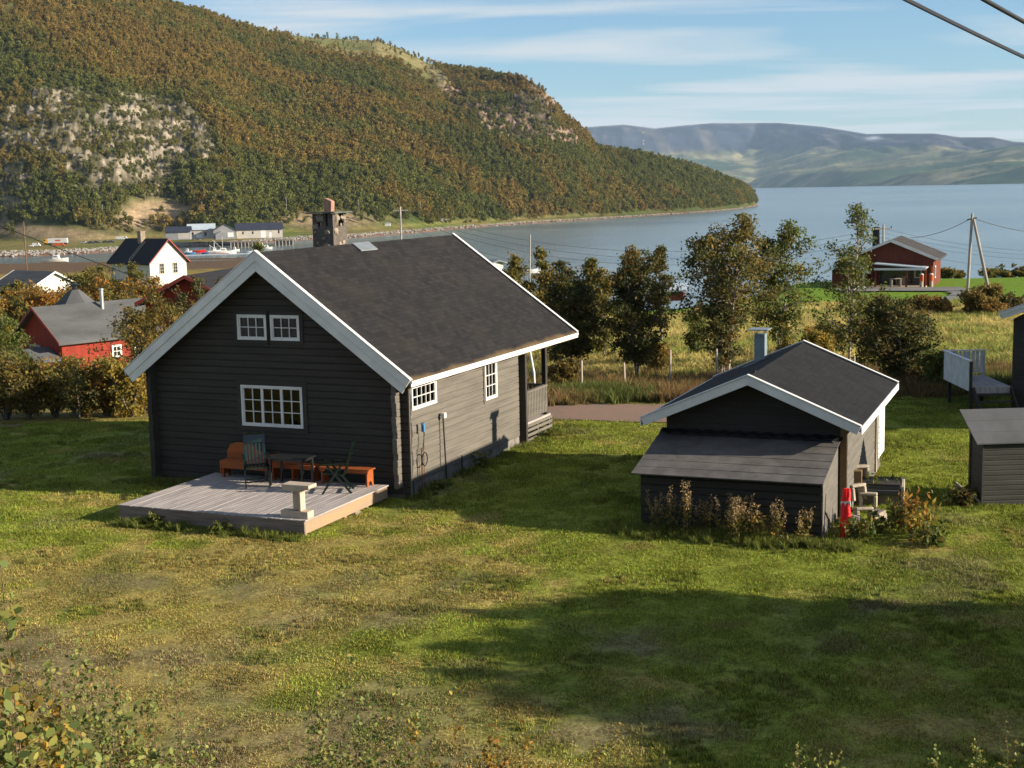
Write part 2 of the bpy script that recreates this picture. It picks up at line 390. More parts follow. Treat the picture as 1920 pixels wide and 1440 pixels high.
GZ = T(GX, GY)
i, j = np.meshgrid(np.arange(len(ys) - 1), np.arange(nx - 1), indexing='ij'); a = (i * nx + j).ravel()
M_ground = attr_mat('turf_and_soil', 'gc', noise=.6, nscale=2.6, fine=13, bump=.6, rough=.95, spec=.05)
ground = structure(npmesh('ground', np.stack([GX, GY, GZ], -1).reshape(-1, 3), np.stack([a, a + 1, a + nx + 1, a + nx], -1), M_ground, gcol(GX, GY)[0].reshape(-1, 3), 'gc', True))

# water
m = nmat('sea_water'); t = NT(m); g = t.n('ShaderNodeNewGeometry').outputs['Position']
h = t.math('ADD', t.noise(g, .35, 4, .6, (1, .35, 1)), t.math('MULTIPLY', t.noise(g, .05, 3, .6, (1, .3, 1)), 2.5))
band = t.noise(g, .0035, 4, .6, (.35, 1, 1))
wc_ = t.mix(t.ramp(band, [(.4, (0, 0, 0)), (.6, (1, 1, 1))]), (.11, .15, .165), (.18, .225, .23))
b = t.bsdf(wc_, .22, t.bump(h, .5, .6), 0, .5); M_water = m
wv = []; 
mb = MB(); mb.add([(-20000, 120, SEA), (20000, 120, SEA), (20000, 30000, SEA), (-20000, 30000, SEA)], [(0, 1, 2, 3)])
structure(mb.build('water', M_water))

# hillside across the bay
sil = [(-700, -240), (0, -110), (310, 0), (400, 22), (460, 45), (520, 62), (600, 70), (720, 76), (760, 90), (810, 117), (850, 129), (920, 137), (980, 148), (1020, 166), (1045, 192), (1058, 217), (1080, 232), (1100, 250), (1112, 268), (1125, 281), (1200, 292), (1260, 305), (1330, 326), (1385, 347), (1405, 358), (1414, 368), (1419, 384)]
shr = [(-700, 500), (0, 483), (100, 480), (200, 474), (300, 464), (420, 462), (540, 452), (660, 447), (740, 440), (900, 426), (1000, 419), (1100, 413), (1200, 406), (1300, 400), (1380, 393), (1419, 386)]
ridD = [(-700, 1350), (0, 1400), (310, 1480), (520, 1750), (720, 2050), (850, 1900), (980, 1720), (1060, 1660), (1200, 1800), (1330, 1980), (1419, 2160)]
def ip(tab, x): a = np.array(tab, float); return np.interp(x, a[:, 0], a[:, 1])
def ips(tab, x, w=60): return float(np.mean([ip(tab, x + k * w) for k in (-1, -.66, -.33, 0, .33, .66, 1)]))
hx = np.concatenate([np.arange(-700, -40, 7.), np.arange(-40, 1420, 2.5)]); hx = np.append(hx, 1419.5)
NR = 210
def hill_columns():
    V = np.zeros((len(hx), NR, 3)); 
    for ci, px in enumerate(hx):
        d = Pz(px, ips(shr, px, 45) if px < 1330 else ip(shr, px), SEA); Ds = math.hypot(d[0], d[1]); ux, uy = d[0] / Ds, d[1] / Ds
        w = P(px, ip(sil, px), ips(ridD, px, 90) if px < 1320 else ip(ridD, px)); Dr = math.hypot(w[0], w[1]); zr = w[2]
        Dr = max(Dr, Ds + 14)
        shelf = ips([(-100, 230), (0, 190), (250, 120), (350, 95), (620, 60), (760, 35), (1419, 4)], px)
        shelf = min(shelf, (Dr - Ds) * .3)
        wrise = np.interp(px, [1200, 1419], [1, .5])
        kD = np.array([Ds - 8, Ds, Ds + 6, Ds + shelf * .35, Ds + shelf, Ds + shelf + (Dr - Ds - shelf) * .33, Ds + shelf + (Dr - Ds - shelf) * .75, Dr, Dr + 40, Dr + 260, Dr + 700])
        zb = SEA + 4.5 * min(1, shelf / 20)
        ris = zr - zb
        b1, b2 = (.40, .82)
        if px > 1100: b1, b2 = .36, .82
        kz = np.array([SEA - 3, SEA - .3, SEA + 1.2, SEA + 2.6 * min(1, shelf / 20), zb, zb + ris * b1, zb + ris * b2, zr, zr - 6, zr - 45, zr - 160 * wrise])
        if px > 1380: kz[2:5] = np.minimum(kz[2:5], zr)
        tt = np.concatenate([np.linspace(0, 1, 6)[:-1] * 2, np.linspace(2, 4, 20)[:-1], np.linspace(4, 7, NR - 31)[:-1], np.linspace(7, 10, 8)])[:NR]
        k = np.arange(len(kD)); D = np.interp(tt, k, kD); z = np.interp(tt, k, kz)
        V[ci, :, 0] = ux * D; V[ci, :, 1] = uy * D; V[ci, :, 2] = z
    for it in range(20):   # round the breaks of slope, keep shore and skyline
        V[:, 28:NR - 10] = (V[:, 27:NR - 11] + V[:, 28:NR - 10] * 2 + V[:, 29:NR - 9]) / 4
    return V
HV = hill_columns()
X_, Y_, Z_ = HV[..., 0], HV[..., 1], HV[..., 2]
PXp, PYp = proj(HV)
rowt = np.linspace(0, 1, NR)
up_ = np.clip((Z_ - (SEA + 6)) / 40, 0, 1); rows = np.arange(NR)[None, :]
edge = np.clip((NR - 8 - rows) / 25., 0, 1)       # keep the skyline where it is
n_big = fbm(X_ * .006, Y_ * .006, 4, 3) - .5; n_mid = fbm(X_ * .03, Y_ * .03, 4, 6) - .5
def reg(cx, cy, rx, ry, rot=0):
    dx = PXp - cx; dy = PYp - cy; c, s = math.cos(rot), math.sin(rot); a = (dx * c + dy * s) / rx; b = (-dx * s + dy * c) / ry
    return np.exp(-(a * a + b * b) ** 1.5)
rock = np.clip(reg(215, 235, 190, 70, .35) + reg(50, 230, 90, 50) * .9 + reg(340, 250, 90, 45, .6) + reg(15, 370, 55, 60) * .9 + reg(120, 310, 170, 60, .2) * .75 + reg(245, 330, 130, 45, .4) * .6, 0, 1)
rock2 = np.clip(reg(1000, 192, 48, 34) * 1.3 + reg(880, 190, 110, 26, .5) * .75 + reg(1060, 255, 60, 22, .4) * .9 + reg(950, 235, 120, 30, .3) * .5, 0, 1)
bald = np.clip(reg(690, 88, 170, 26, .12) * 1.5 + reg(800, 140, 60, 18, .4) * 1.2, 0, 1)
sand = np.clip(reg(285, 400, 75, 24, -.1) * 1.3 + reg(610, 412, 90, 14) * 1.0 + reg(60, 432, 150, 14, .1) * .9, 0, 1)
rn = fbm(X_ * .03, Y_ * .02 + Z_ * .06, 6, 12, .72)
rockm = sst(.56, .80, rock * .50 + rn * .60); rockm2 = sst(.43, .64, rock2 * .55 + rn * .50)
# stepped crags
stp = (np.abs(((Z_ + n_mid * 18) / 13.) % 1 - .5) * 2)
Zd = n_big * 26 * up_ * edge + n_mid * 9 * up_ * edge + (rockm + rockm2) * edge * (stp - .5) * 8 + (fbm(X_ * .12, Y_ * .10 + Z_ * .05, 5, 8, .7) - .5) * 20 * (rockm + rockm2) * up_ * edge
HV[..., 2] = Z_ + Zd
col = np.zeros(HV.shape); col[:] = (.075, .075, .028)  # forest floor colour darkened for the shadow between the trees
c_g = fbm(X_ * .02, Y_ * .02, 4, 50)
col = mixc(col, (.055, .07, .02), sst(.4, .6, c_g)); col = mixc(col, (.20, .17, .075), bald); col = mixc(col, (.115, .125, .045), bald * sst(.42, .6, c_g))
rc = mixc(np.broadcast_to(np.array([.27, .225, .17]), HV.shape), (.08, .07, .045), sst(.42, .56, fbm(X_ * .10, Z_ * .16, 5, 60, .75)))
col = mixc(col, (0, 0, 0), rockm * 0); col = col * (1 - rockm[..., None]) + rc * rockm[..., None]
rc2 = mixc(np.broadcast_to(np.array([.25, .17, .12]), HV.shape), (.06, .05, .04), sst(.35, .6, fbm(X_ * .05, Z_ * .05, 4, 61, .65)))
col = col * (1 - rockm2[..., None]) + rc2 * rockm2[..., None]
grs = sst(SEA + 8, SEA + 4.5, Z_) * sst(1250, 800, PXp); col = mixc(col, (.21, .17, .06), grs * .8); col = mixc(col, (.10, .14, .03), grs * sst(.45, .6, c_g) * .6)
col = mixc(col, (.32, .23, .14), np.clip(sand, 0, 1) * .9)
col = mixc(col, (.16, .095, .065), sst(SEA + 2.2, SEA + 1.0, Z_ + n_mid * 2))
M_hill = attr_mat('hill_ground', 'gc', noise=.6, nscale=.12, fine=.7, rough=.95, spec=.05)
nc = len(hx); i, j = np.meshgrid(np.arange(nc - 1), np.arange(NR - 1), indexing='ij'); a = (i * NR + j).ravel()
structure(npmesh('hill', HV.reshape(-1, 3), np.stack([a, a + NR, a + NR + 1, a + 1], -1), M_hill, col.reshape(-1, 3), 'gc', True))
# haystack of helper masks for the wood
lowlim = np.where(PXp > 800, SEA + 2.6, SEA + 6.0)
dens = np.clip((Z_ - lowlim) / 6, 0, 1) * (1 - .55 * rockm) * (1 - .80 * rockm2) * (1 - .965 * np.clip(bald, 0, 1)) * (1 - .97 * np.clip(sand * 1.3, 0, 1)) * (rows < NR - 6)


# mountains across the fjord
fs = [(200, 236), (900, 238), (1100, 238), (1170, 233), (1230, 240), (1290, 234), (1340, 230), (1460, 230), (1540, 237), (1590, 245), (1625, 251), (1660, 250), (1750, 250), (1800, 257), (1860, 257), (1900, 265), (1990, 272), (2300, 268), (2700, 282)]
fshore = [(200, 383), (1417, 352.6), (1920, 344.3), (2700, 331)]
fx = np.arange(200, 2700, 5.); NF = 90; FV = np.zeros((len(fx), NF, 3))
for ci, px in enumerate(fx):
    d = Pz(px, ip(fshore, px), SEA); Ds = math.hypot(d[0], d[1]); ux, uy = d[0] / Ds, d[1] / Ds
    Ds = min(Ds, 13000); yr = ip(fs, px)
    def zz(py, D): w = P(px, py, D * uy); return w[2]
    kD = np.array([Ds - 60, Ds, Ds + 600, Ds + 2200, Ds + 3400, Ds + 4000, Ds + 4500, Ds + 7000])
    hz = (proj(np.array([ux * 1e6, uy * 1e6, H]))[1])
    kz = np.array([SEA - 20, SEA, zz(hz - 12, kD[2]), zz(hz - 42, kD[3]), zz(hz - 62, kD[4]), zz(yr + 18, kD[5]), zz(yr, kD[6]), zz(yr, kD[6]) - 60])
    tt = np.linspace(0, 7, NF); k = np.arange(8); D = np.interp(tt, k, kD); z = np.interp(tt, k, kz); FV[ci] = np.stack([ux * D, uy * D, z], -1)
fX, fY, fZ = FV[..., 0], FV[..., 1], FV[..., 2]; fr_ = np.arange(NF)[None, :] / (NF - 1.) * 7
mid = np.clip(np.minimum(fr_ - 1.0, 5.7 - fr_) / .8, 0, 1)
fn = fbm(fX * .0012, fY * .0012, 5, 70) - .5; FV[..., 2] = fZ + fn * 170 * mid + (fbm(fX * .006, fY * .0015, 4, 71, .6) - .5) * 90 * mid * (fr_ > 3.6)
fpx, fpy = proj(FV)
fc = np.zeros(FV.shape); fc[:] = (.12, .12, .058); q = fbm(fX * .0014 + 3, fY * .0028, 6, 72, .62)
fc = mixc(fc, (.04, .075, .03), sst(.46, .60, q)); fc = mixc(fc, (.24, .21, .11), sst(.53, .66, fbm(fX * .002, fY * .004, 5, 73, .6)))
scar = sst(3.9, 4.25, fr_ + fn * 1.2); fc = mixc(fc, (.030, .036, .066), scar * (.85 + .25 * q)); fc = mixc(fc, (.26, .24, .22), sst(5.75, 6.05, fr_ + 0 * q) * .8)  # scarp base colour tinted blue to carry the distance haze
fc = mixc(fc, (.12, .10, .09), scar * sst(.5, .66, fbm(fX * .008, fY * .001, 3, 75)) * (fr_ < 5.7) * .6)
fc = mixc(fc, (.8, .8, .8), np.exp(-(((fpx - 1640) / 12) ** 2 + ((fpy - 259) / 3.5) ** 2)) * (fr_ > 4.5))
nc = len(fx); i, j = np.meshgrid(np.arange(nc - 1), np.arange(NF - 1), indexing='ij'); a = (i * NF + j).ravel()
M_mount = attr_mat('fell_ground', 'gc', noise=.8, nscale=.004, rough=.95, spec=.0)
structure(npmesh('mountains', FV.reshape(-1, 3), np.stack([a, a + NF, a + NF + 1, a + 1], -1), M_mount, fc.reshape(-1, 3), 'gc', True))

# ------------------------------------------------------------------ vegetation helpers
M_leaf = attr_mat('leaf', 'lc', trans=.42, rough=.6, spec=.25)
M_leafi = attr_mat('leaf_mass', 'tint', 'INSTANCER', trans=.25, rough=.8, spec=.1, varattr='lc')
M_grass = attr_mat('grass_blade', 'tint', 'INSTANCER', trans=.30, rough=.7, spec=.12, varattr='lc')
def rvec(r, n):
    v = r.normal(size=(n, 3)); return v / np.linalg.norm(v, axis=1)[:, None]
def leafquads(r, c, size, col, up=.0, aspect=1.5):
    n = len(c); a = rvec(r, n); a[:, 2] *= (1 - up); a /= np.linalg.norm(a, axis=1)[:, None] + 1e-9
    b = np.cross(a, rvec(r, n)); b /= np.linalg.norm(b, axis=1)[:, None] + 1e-9
    s = (size * r.uniform(.6, 1.35, n))[:, None] * .5
    V = np.stack([c - a * s * aspect, c + b * s * .8 - a * s * .1, c + a * s * aspect, c - b * s * .8 + a * s * .1], 1).reshape(-1, 3)
    F = np.arange(n * 4).reshape(n, 4); return V, F, np.repeat(col, 4, 0)
PAL = {  # leaf colours: (colour, weight)
 'green': [((.075, .105, .022), 4), ((.115, .135, .028), 3), ((.17, .155, .03), 1.5), ((.24, .15, .03), .5)],
 'olive': [((.085, .095, .022), 3), ((.145, .135, .030), 3), ((.21, .155, .035), 2), ((.27, .15, .03), 1)],
 'orange': [((.12, .10, .024), 2), ((.21, .135, .028), 3), ((.30, .16, .03), 3), ((.34, .13, .025), 1.5)],
  'sprout': [((.12, .16, .04), 3), ((.19, .22, .055), 3), ((.28, .27, .07), 2), ((.30, .22, .05), .7)],
 'dark': [((.045, .060, .016), 3), ((.075, .082, .020), 3), ((.12, .085, .022), 2), ((.17, .085, .02), 1)],
 'yellow': [((.15, .135, .03), 2), ((.32, .23, .04), 3), ((.38, .21, .035), 2), ((.21, .185, .04), 3)],
  'rusty': [((.10, .095, .024), 4), ((.17, .125, .028), 3), ((.24, .14, .03), 1.5), ((.12, .13, .028), 3)],
 'rust': [((.11, .095, .024), 3), ((.20, .125, .028), 3), ((.25, .165, .035), 2), ((.13, .12, .028), 2)]}
def pal(r, name, n):
    p = PAL[name]; w = np.array([x[1] for x in p], float); idx = r.choice(len(p), n, p=w / w.sum())
    return np.array([x[0] for x in p])[idx] * r.uniform(.75, 1.25, (n, 1))
def grow(r, h, rad, z0=.2, nl=30, stems=1, spread=.25, elev=(20, 60), tr=.07):
    wood = MB(); cl = []
    for s in range(stems):
        az = r.uniform(0, 6.28); off = spread * rad * (0 if stems == 1 else 1) * r.uniform(.5, 1.3); hh = h * (1 if s == 0 else r.uniform(.72, .98))
        lean = np.array([math.cos(az) * off, math.sin(az) * off, 0]); ph = r.uniform(0, 6)
        st = [np.array([0, 0, -.15]) + lean * .04 + (lean * (f ** 1.2) + np.array([math.sin(f * 5 + ph), math.cos(f * 4 + ph), 0]) * .035 * h * f * .6 + np.array([0, 0, hh * f])) for f in np.linspace(0, 1, 9)]
        r0 = tr / (1 if stems == 1 else 1.35)
        wood.tube(st, [r0 * (1 - .88 * f) + .004 for f in np.linspace(0, 1, 9)], 6)
        k = max(3, nl // stems)
        for i in range(k):
            f = z0 + (.97 - z0) * (i + r.uniform(0, 1)) / k; p = np.array([np.interp(f, np.linspace(0, 1, 9), [q[c] for q in st]) for c in range(3)])
            g = (f - z0) / (1 - z0); shp = .22 + .85 * math.sin(math.pi * min(1, (g * .92 + .10)) ** .85)
            L = rad * shp * r.uniform(.5, 1.12); a = i * 2.4 + r.uniform(-.6, .6) + s * 2
            e = R(r.uniform(*elev)); d = np.array([math.cos(a) * math.cos(e), math.sin(a) * math.cos(e), math.sin(e) * .9])
            pts = [p + d * L * q + np.array([0, 0, -L * .18 * q * q]) + rvec(r, 1)[0] * .03 * L * q for q in (0, .3, .6, .85, 1.)]
            wood.tube(pts, [.022 * h / 6 * (1 - .8 * q) + .004 for q in (0, .3, .6, .85, 1.)], 4, cap=False)
            for q in (2, 3, 4): cl.append((pts[q], .13 + .22 * rad * .45))
            for _ in range(3):
                q = r.uniform(.35, .95); base = p + d * L * q; d2 = d * .5 + rvec(r, 1)[0]; d2[2] = abs(d2[2]) * .6; d2 /= np.linalg.norm(d2)
                e2 = base + d2 * L * .38; wood.tube([base, e2], [.01, .004], 3, cap=False); cl.append((e2, .12 + .2 * rad * .42))
        cl.append((st[-1], .16)); cl.append((st[-2], .2))
    return wood, cl
def clump_leaves(r, cl, per, size, palette, dark=None):
    c = np.array([x[0] for x in cl]); s = np.array([x[1] for x in cl]); keep = r.random(len(c)) > .30
    c = c[keep]; s = s[keep]; n = len(c); cnt = per
    cc = np.repeat(c, cnt, 0) + r.normal(size=(n * cnt, 3)) * np.repeat(s, cnt)[:, None] * np.array([.62, .62, .48])
    base = pal(r, palette, n); col = np.repeat(base, cnt, 0) * .55 + pal(r, palette, n * cnt) * .45
    col *= np.repeat(r.uniform(.75, 1.25, n), cnt)[:, None]
    return leafquads(r, cc, np.full(n * cnt, size), col)
def plant(name, label, cat, loc, h, rad, seed, palette='olive', z0=.2, nl=30, stems=1, per=40, leaf=.10, spread=.25, elev=(20, 60), tr=.07, group=None, bark=None, sub=('trunk', 'crown')):
    r = np.random.default_rng(seed); e = thing(name, label, cat, loc, 0, group)
    wood, cl = grow(r, h, rad, z0, nl, stems, spread, elev, tr)
    wood.build(sub[0], bark or M_bark, e, smooth=True)
    V, F, col = clump_leaves(r, cl, per, leaf, palette); npmesh(sub[1], V, F, M_leaf, col, parent=e)
    return e
def at(px, Y, dz=0):
    """spot on the ground seen in direction px at distance Y"""
    x = (px - 960) / FPX * Y * 1.0; 
    for _ in range(4):
        z = Tz(x, Y); q = proj((x, Y, z))[0]; x += (px - q) / FPX * Y
    return (x, Y, Tz(x, Y) + dz)
def hgt(loc, py):
    """height of something standing at loc whose top is seen at py"""
    Y = loc[1]; z = loc[2]
    lo, hi = 0, 40
    for _ in range(40):
        m_ = (lo + hi) / 2
        if proj((loc[0], Y, z + m_))[1] > py: lo = m_
        else: hi = m_
    return (lo + hi) / 2

def unlinked(name, V, F, m, col):
    o = npmesh(name, V, F, m, col); C.objects.unlink(o); return o
def scatter(name, pts, rot, scl, idx, tint, protos, tilt=None):
    me = bpy.data.meshes.new(name); n = len(pts); me.vertices.add(n); me.vertices.foreach_set('co', np.asarray(pts, np.float32).ravel())
    eu = np.zeros((n, 3), np.float32); eu[:, 2] = rot
    if tilt is not None: eu[:, :2] = tilt
    for nm, ty, dat in (('rot', 'FLOAT_VECTOR', eu), ('scl', 'FLOAT_VECTOR', np.asarray(scl, np.float32)), ('pick', 'INT', np.asarray(idx, np.int32))):
        a = me.attributes.new(nm, ty, 'POINT'); a.data.foreach_set('vector' if ty == 'FLOAT_VECTOR' else 'value', dat.ravel())
    c4 = np.ones((n, 4), np.float32); c4[:, :3] = tint; a = me.attributes.new('tint', 'FLOAT_COLOR', 'POINT'); a.data.foreach_set('color', c4.ravel())
    o = bpy.data.objects.new(name, me); C.objects.link(o); o['kind'] = 'stuff'
    g = bpy.data.node_groups.new(name + '_nodes', 'GeometryNodeTree'); g.interface.new_socket('Geometry', in_out='INPUT', socket_type='NodeSocketGeometry'); g.interface.new_socket('Geometry', in_out='OUTPUT', socket_type='NodeSocketGeometry')
    N = g.nodes; L = g.links; gi = N.new('NodeGroupInput'); go = N.new('NodeGroupOutput'); ins = N.new('GeometryNodeInstanceOnPoints'); jn = N.new('GeometryNodeJoinGeometry')
    for p in reversed(protos):
        oi = N.new('GeometryNodeObjectInfo'); oi.inputs['Object'].default_value = p; oi.inputs['As Instance'].default_value = True; L.new(oi.outputs['Geometry'], jn.inputs[0])
    def na(nm, dt): x = N.new('GeometryNodeInputNamedAttribute'); x.data_type = dt; x.inputs['Name'].default_value = nm; return x.outputs['Attribute']
    L.new(gi.outputs[0], ins.inputs['Points']); L.new(jn.outputs[0], ins.inputs['Instance']); ins.inputs['Pick Instance'].default_value = True
    L.new(na('pick', 'INT'), ins.inputs['Instance Index']); 
    e2r = N.new('FunctionNodeEulerToRotation'); L.new(na('rot', 'FLOAT_VECTOR'), e2r.inputs[0]); L.new(e2r.outputs[0], ins.inputs['Rotation'])
    L.new(na('scl', 'FLOAT_VECTOR'), ins.inputs['Scale']); L.new(ins.outputs[0], go.inputs[0])
    md = o.modifiers.new('scatter', 'NODES'); md.node_group = g
    return o

# ------------------------------------------------------------------ birch wood on the hillside
def wood_proto(seed, h=4.6, w=1.5, n=190, leaf=.62):
    r = np.random.default_rng(seed); k = 9
    cen = np.stack([r.normal(size=k) * w * .45, r.normal(size=k) * w * .45, h * r.uniform(.35, .92, k)], 1)
    c = cen[r.integers(0, k, n)] + r.normal(size=(n, 3)) * np.array([.5, .5, .55]) * w * .55; c[:, 2] = np.clip(c[:, 2], .5, h)
    sh = r.uniform(.7, 1.3, n)[:, None] * np.ones((1, 3)); V, F, col = leafquads(r, c, np.full(n, leaf), sh, aspect=1.1)
    return unlinked('birch_crown_shape', V, F, M_leafi, col)
protos = [wood_proto(1), wood_proto(2, 5.4, 1.5), wood_proto(3, 3.6, 1.8), wood_proto(4, 5., 1.2), wood_proto(5, 2.6, 1.7)]
P0 = HV[:-1, :-1]; e1 = HV[1:, :-1] - P0; e2 = HV[:-1, 1:] - P0; area = np.linalg.norm(np.cross(e1, e2), axis=-1)
wgt = area * dens[:-1, :-1]; vis = (hx[:-1] > -350)[:, None]; wgt = wgt * vis
NT_ = int(min(85000, wgt.sum() / 11.5)); fl = rng.choice(wgt.size, NT_, p=(wgt / wgt.sum()).ravel()); ci, ri = np.unravel_index(fl, wgt.shape)
uu, vv = rng.random(NT_)[:, None], rng.random(NT_)[:, None]
tp = P0[ci, ri] + e1[ci, ri] * uu + e2[ci, ri] * vv; tp[:, 2] -= .3
hc = .5 + (fbm(tp[:, 0] * .012, tp[:, 1] * .012 + tp[:, 2] * .012, 4, 90) - .5) * .9 + rng.normal(size=NT_) * .075 + (fbm(tp[:, 0] * .06, tp[:, 1] * .06, 3, 93) - .5) * .35
alt = (tp[:, 2] - SEA) / 260
hc = hc + np.clip(alt - .3, -.25, .4) * .26 - .02
tcol = np.zeros((NT_, 3)); G_, O_, B_ = np.array([.112, .125, .030]), np.array([.182, .148, .036]), np.array([.235, .150, .038])
tcol = mixc(np.broadcast_to(G_, tcol.shape), O_, sst(.40, .54, hc)); tcol = mixc(tcol, B_, sst(.52, .68, hc)); tcol *= rng.uniform(.62, 1.35, (NT_, 1))
dk = rng.random(NT_) < .10; tcol[dk] *= .65; tcol = tcol * .80 + np.array([.150, .138, .034]) * .20; rk0 = rockm[ci, ri][:, None]; tcol = tcol * (1 - rk0 * .7) + np.array([.13, .135, .04]) * rk0 * .7
sz = rng.uniform(.75, 1.65, NT_) * np.interp(tp[:, 2], [SEA, 40, 230], [1.1, 1.0, .75]) ; rk = rockm[ci, ri]; sz *= 1 - .40 * rk
scatter('forest', tp, rng.uniform(0, 6.28, NT_), np.stack([sz, sz, sz * rng.uniform(.95, 1.45, NT_)], 1), rng.integers(0, 5, NT_), tcol, protos)
bpy.data.objects['forest']['label'] = 'autumn birch wood covering the steep hillside'

# skyline trees standing free on the rim
k_ = 0
for px in (357, 470, 482, 842, 851, 905, 912, 918, 924, 931, 945, 955, 968, 981, 1014):
    ci_ = int(np.argmin(abs(hx - px))); ri_ = NR - 10; b_ = HV[ci_, ri_]
    r = np.random.default_rng(300 + px); s = r.uniform(4, 6.5); mbw = MB(); mbw.tube([(0, 0, -.5), (.1, 0, s * .8)], [.16, .05], 5)
    lab = ['lone little birch on the skyline above the bare fell edge', 'small birch on the hill rim right of a lone tree'][0] if px == 357 else 'tiny dark tree standing on the rim of the wooded hill'
    lab = lab if px == 357 else (['second', 'third', 'fourth', 'fifth', 'sixth', 'seventh', 'eighth', 'ninth', 'tenth', 'eleventh', 'twelfth', 'thirteenth', 'fourteenth', 'fifteenth'][k_] + ' from the left of the tiny trees on the wooded hill rim'); k_ += px != 357
    e = thing('rim_tree', lab, 'tree', b_, 0, 'trees on the hill rim'); mbw.build('trunk', M_bark, e)
    c = r.normal(size=(110, 3)) * np.array([1.0, 1.0, .9]) + np.array([0, 0, s * .75]); V, F, col = leafquads(r, c, np.full(110, .6), pal(r, 'dark', 110)); npmesh('crown', V, F, M_leaf, col, parent=e)

# ------------------------------------------------------------------ grass
def blades(seed, patch, n, h, w, lean=.5, clump=0):
    r = np.random.default_rng(seed)
    if clump:
        cc = r.uniform(-patch / 2, patch / 2, (clump, 2)); b = cc[r.integers(0, clump, n)] + r.normal(size=(n, 2)) * patch * .07
    else: b = r.uniform(-patch / 2, patch / 2, (n, 2))
    a = r.uniform(0, 6.28, n); hh = h * r.uniform(.45, 1.25, n); ln = hh * lean * r.uniform(0, 1.2, n); la = r.uniform(0, 6.28, n)
    base = np.concatenate([b, np.full((n, 1), -.015)], 1); dx = np.stack([np.cos(a), np.sin(a), 0 * a], 1) * w * .5
    mid = base + np.stack([np.cos(la) * ln * .35, np.sin(la) * ln * .35, hh * .6], 1); tip = base + np.stack([np.cos(la) * ln, np.sin(la) * ln, hh], 1)
    V = np.stack([base - dx, base + dx, mid + dx * .8, mid - dx * .8, tip + dx * .1, tip - dx * .1], 1).reshape(-1, 3)
    k = np.arange(n)[:, None] * 6; F = np.concatenate([k + np.array([[0, 1, 2, 3]]), k + np.array([[3, 2, 4, 5]])])
    sh = np.repeat(r.uniform(.4, 1.75, (n, 1)) * (1 + r.uniform(-.2, .2, (n, 3))), 6, 0)
    return V, F, sh
gp = [unlinked('turf_tuft_shape', *[x for x in (lambda q: (q[0], q[1], M_grass, q[2]))(blades(s, .62, n, h, w, ln, cl))]) for s, n, h, w, ln, cl in
      ((1, 520, .045, .013, 1.0, 0), (2, 520, .035, .013, 1.2, 0), (3, 480, .055, .013, .9, 16), (4, 420, .07, .012, .8, 12), (5, 260, .03, .014, 1.3, 14))]
HOUSE_O = np.array([-2.7331, 33.1242, 0]); HAX = np.array([math.cos(.4109), -math.sin(.4109), 0]); HAY = np.array([math.sin(.4109), math.cos(.4109), 0])
SHED_O = np.array([7.466, 30.145, 0]); SAX = np.array([math.cos(.386), -math.sin(.386), 0]); SAY = np.array([math.sin(.386), math.cos(.386), 0])
def inbox(p, O, ax, ay, x0, x1, y0, y1):
    d = p - O[:2]; a = d @ ax[:2]; b = d @ ay[:2]; return (a > x0) & (a < x1) & (b > y0) & (b < y1)
pts = []
y = 11.
while y < 47.5:
    st = .40 if y < 30 else .48; hw = .42 * y + 2
    xs = np.arange(-hw, hw, st); pts.append(np.stack([xs + rng.uniform(-.2, .2, len(xs)), np.full(len(xs), y) + rng.uniform(-.2, .2, len(xs))], 1)); y += st
pts = np.concatenate(pts)
bad = inbox(pts, HOUSE_O, HAX, HAY, -7.6, .1, 0, 9.8) | inbox(pts, HOUSE_O, HAX, HAY, -5.2, -.5, -3.9, 0) | inbox(pts, SHED_O, SAX, SAY, -4.2, -.2, -2.0, 6.2)
pts = pts[~bad]
def on_path(x, y): return (np.abs(y - (46.0 - .28 * (x - 1.5))) < 1.7 + .5 * (vn(x * .6, y * .6, 3) - .5)) & (x > -3) & (x < 12)
gc_, gb_, gg_ = gcol(pts[:, 0], pts[:, 1]); keep = (rng.random(len(pts)) > gb_ * .30) & ~on_path(pts[:, 0], pts[:, 1]); pts = pts[keep]; gc_ = gc_[keep]; gg_ = gg_[keep]
n = len(pts); cl3 = fbm(pts[:, 0] * .9, pts[:, 1] * .9, 3, 55)
idx = np.where(cl3 > .68, 3, np.where(cl3 > .60, 2, rng.choice([0, 1, 4], n)))
gt = gc_ * rng.uniform(.68, 1.35, (n, 1)) * np.where(cl3 > .60, .95, 1.05)[:, None] * 1.05
sc_ = np.where(pts[:, 1] > 30, 1.15, 1.)[:, None] * rng.uniform(.85, 1.15, (n, 1)) * np.ones((1, 3)); sc_[:, 2] *= .9 + .4 * gg_
scatter('lawn_grass', np.concatenate([pts, T(pts[:, 0], pts[:, 1])[:, None]], 1), rng.uniform(0, 6.28, n), sc_, idx, gt, gp)
bpy.data.objects['lawn_grass']['label'] = 'short patchy green and yellow lawn grass'
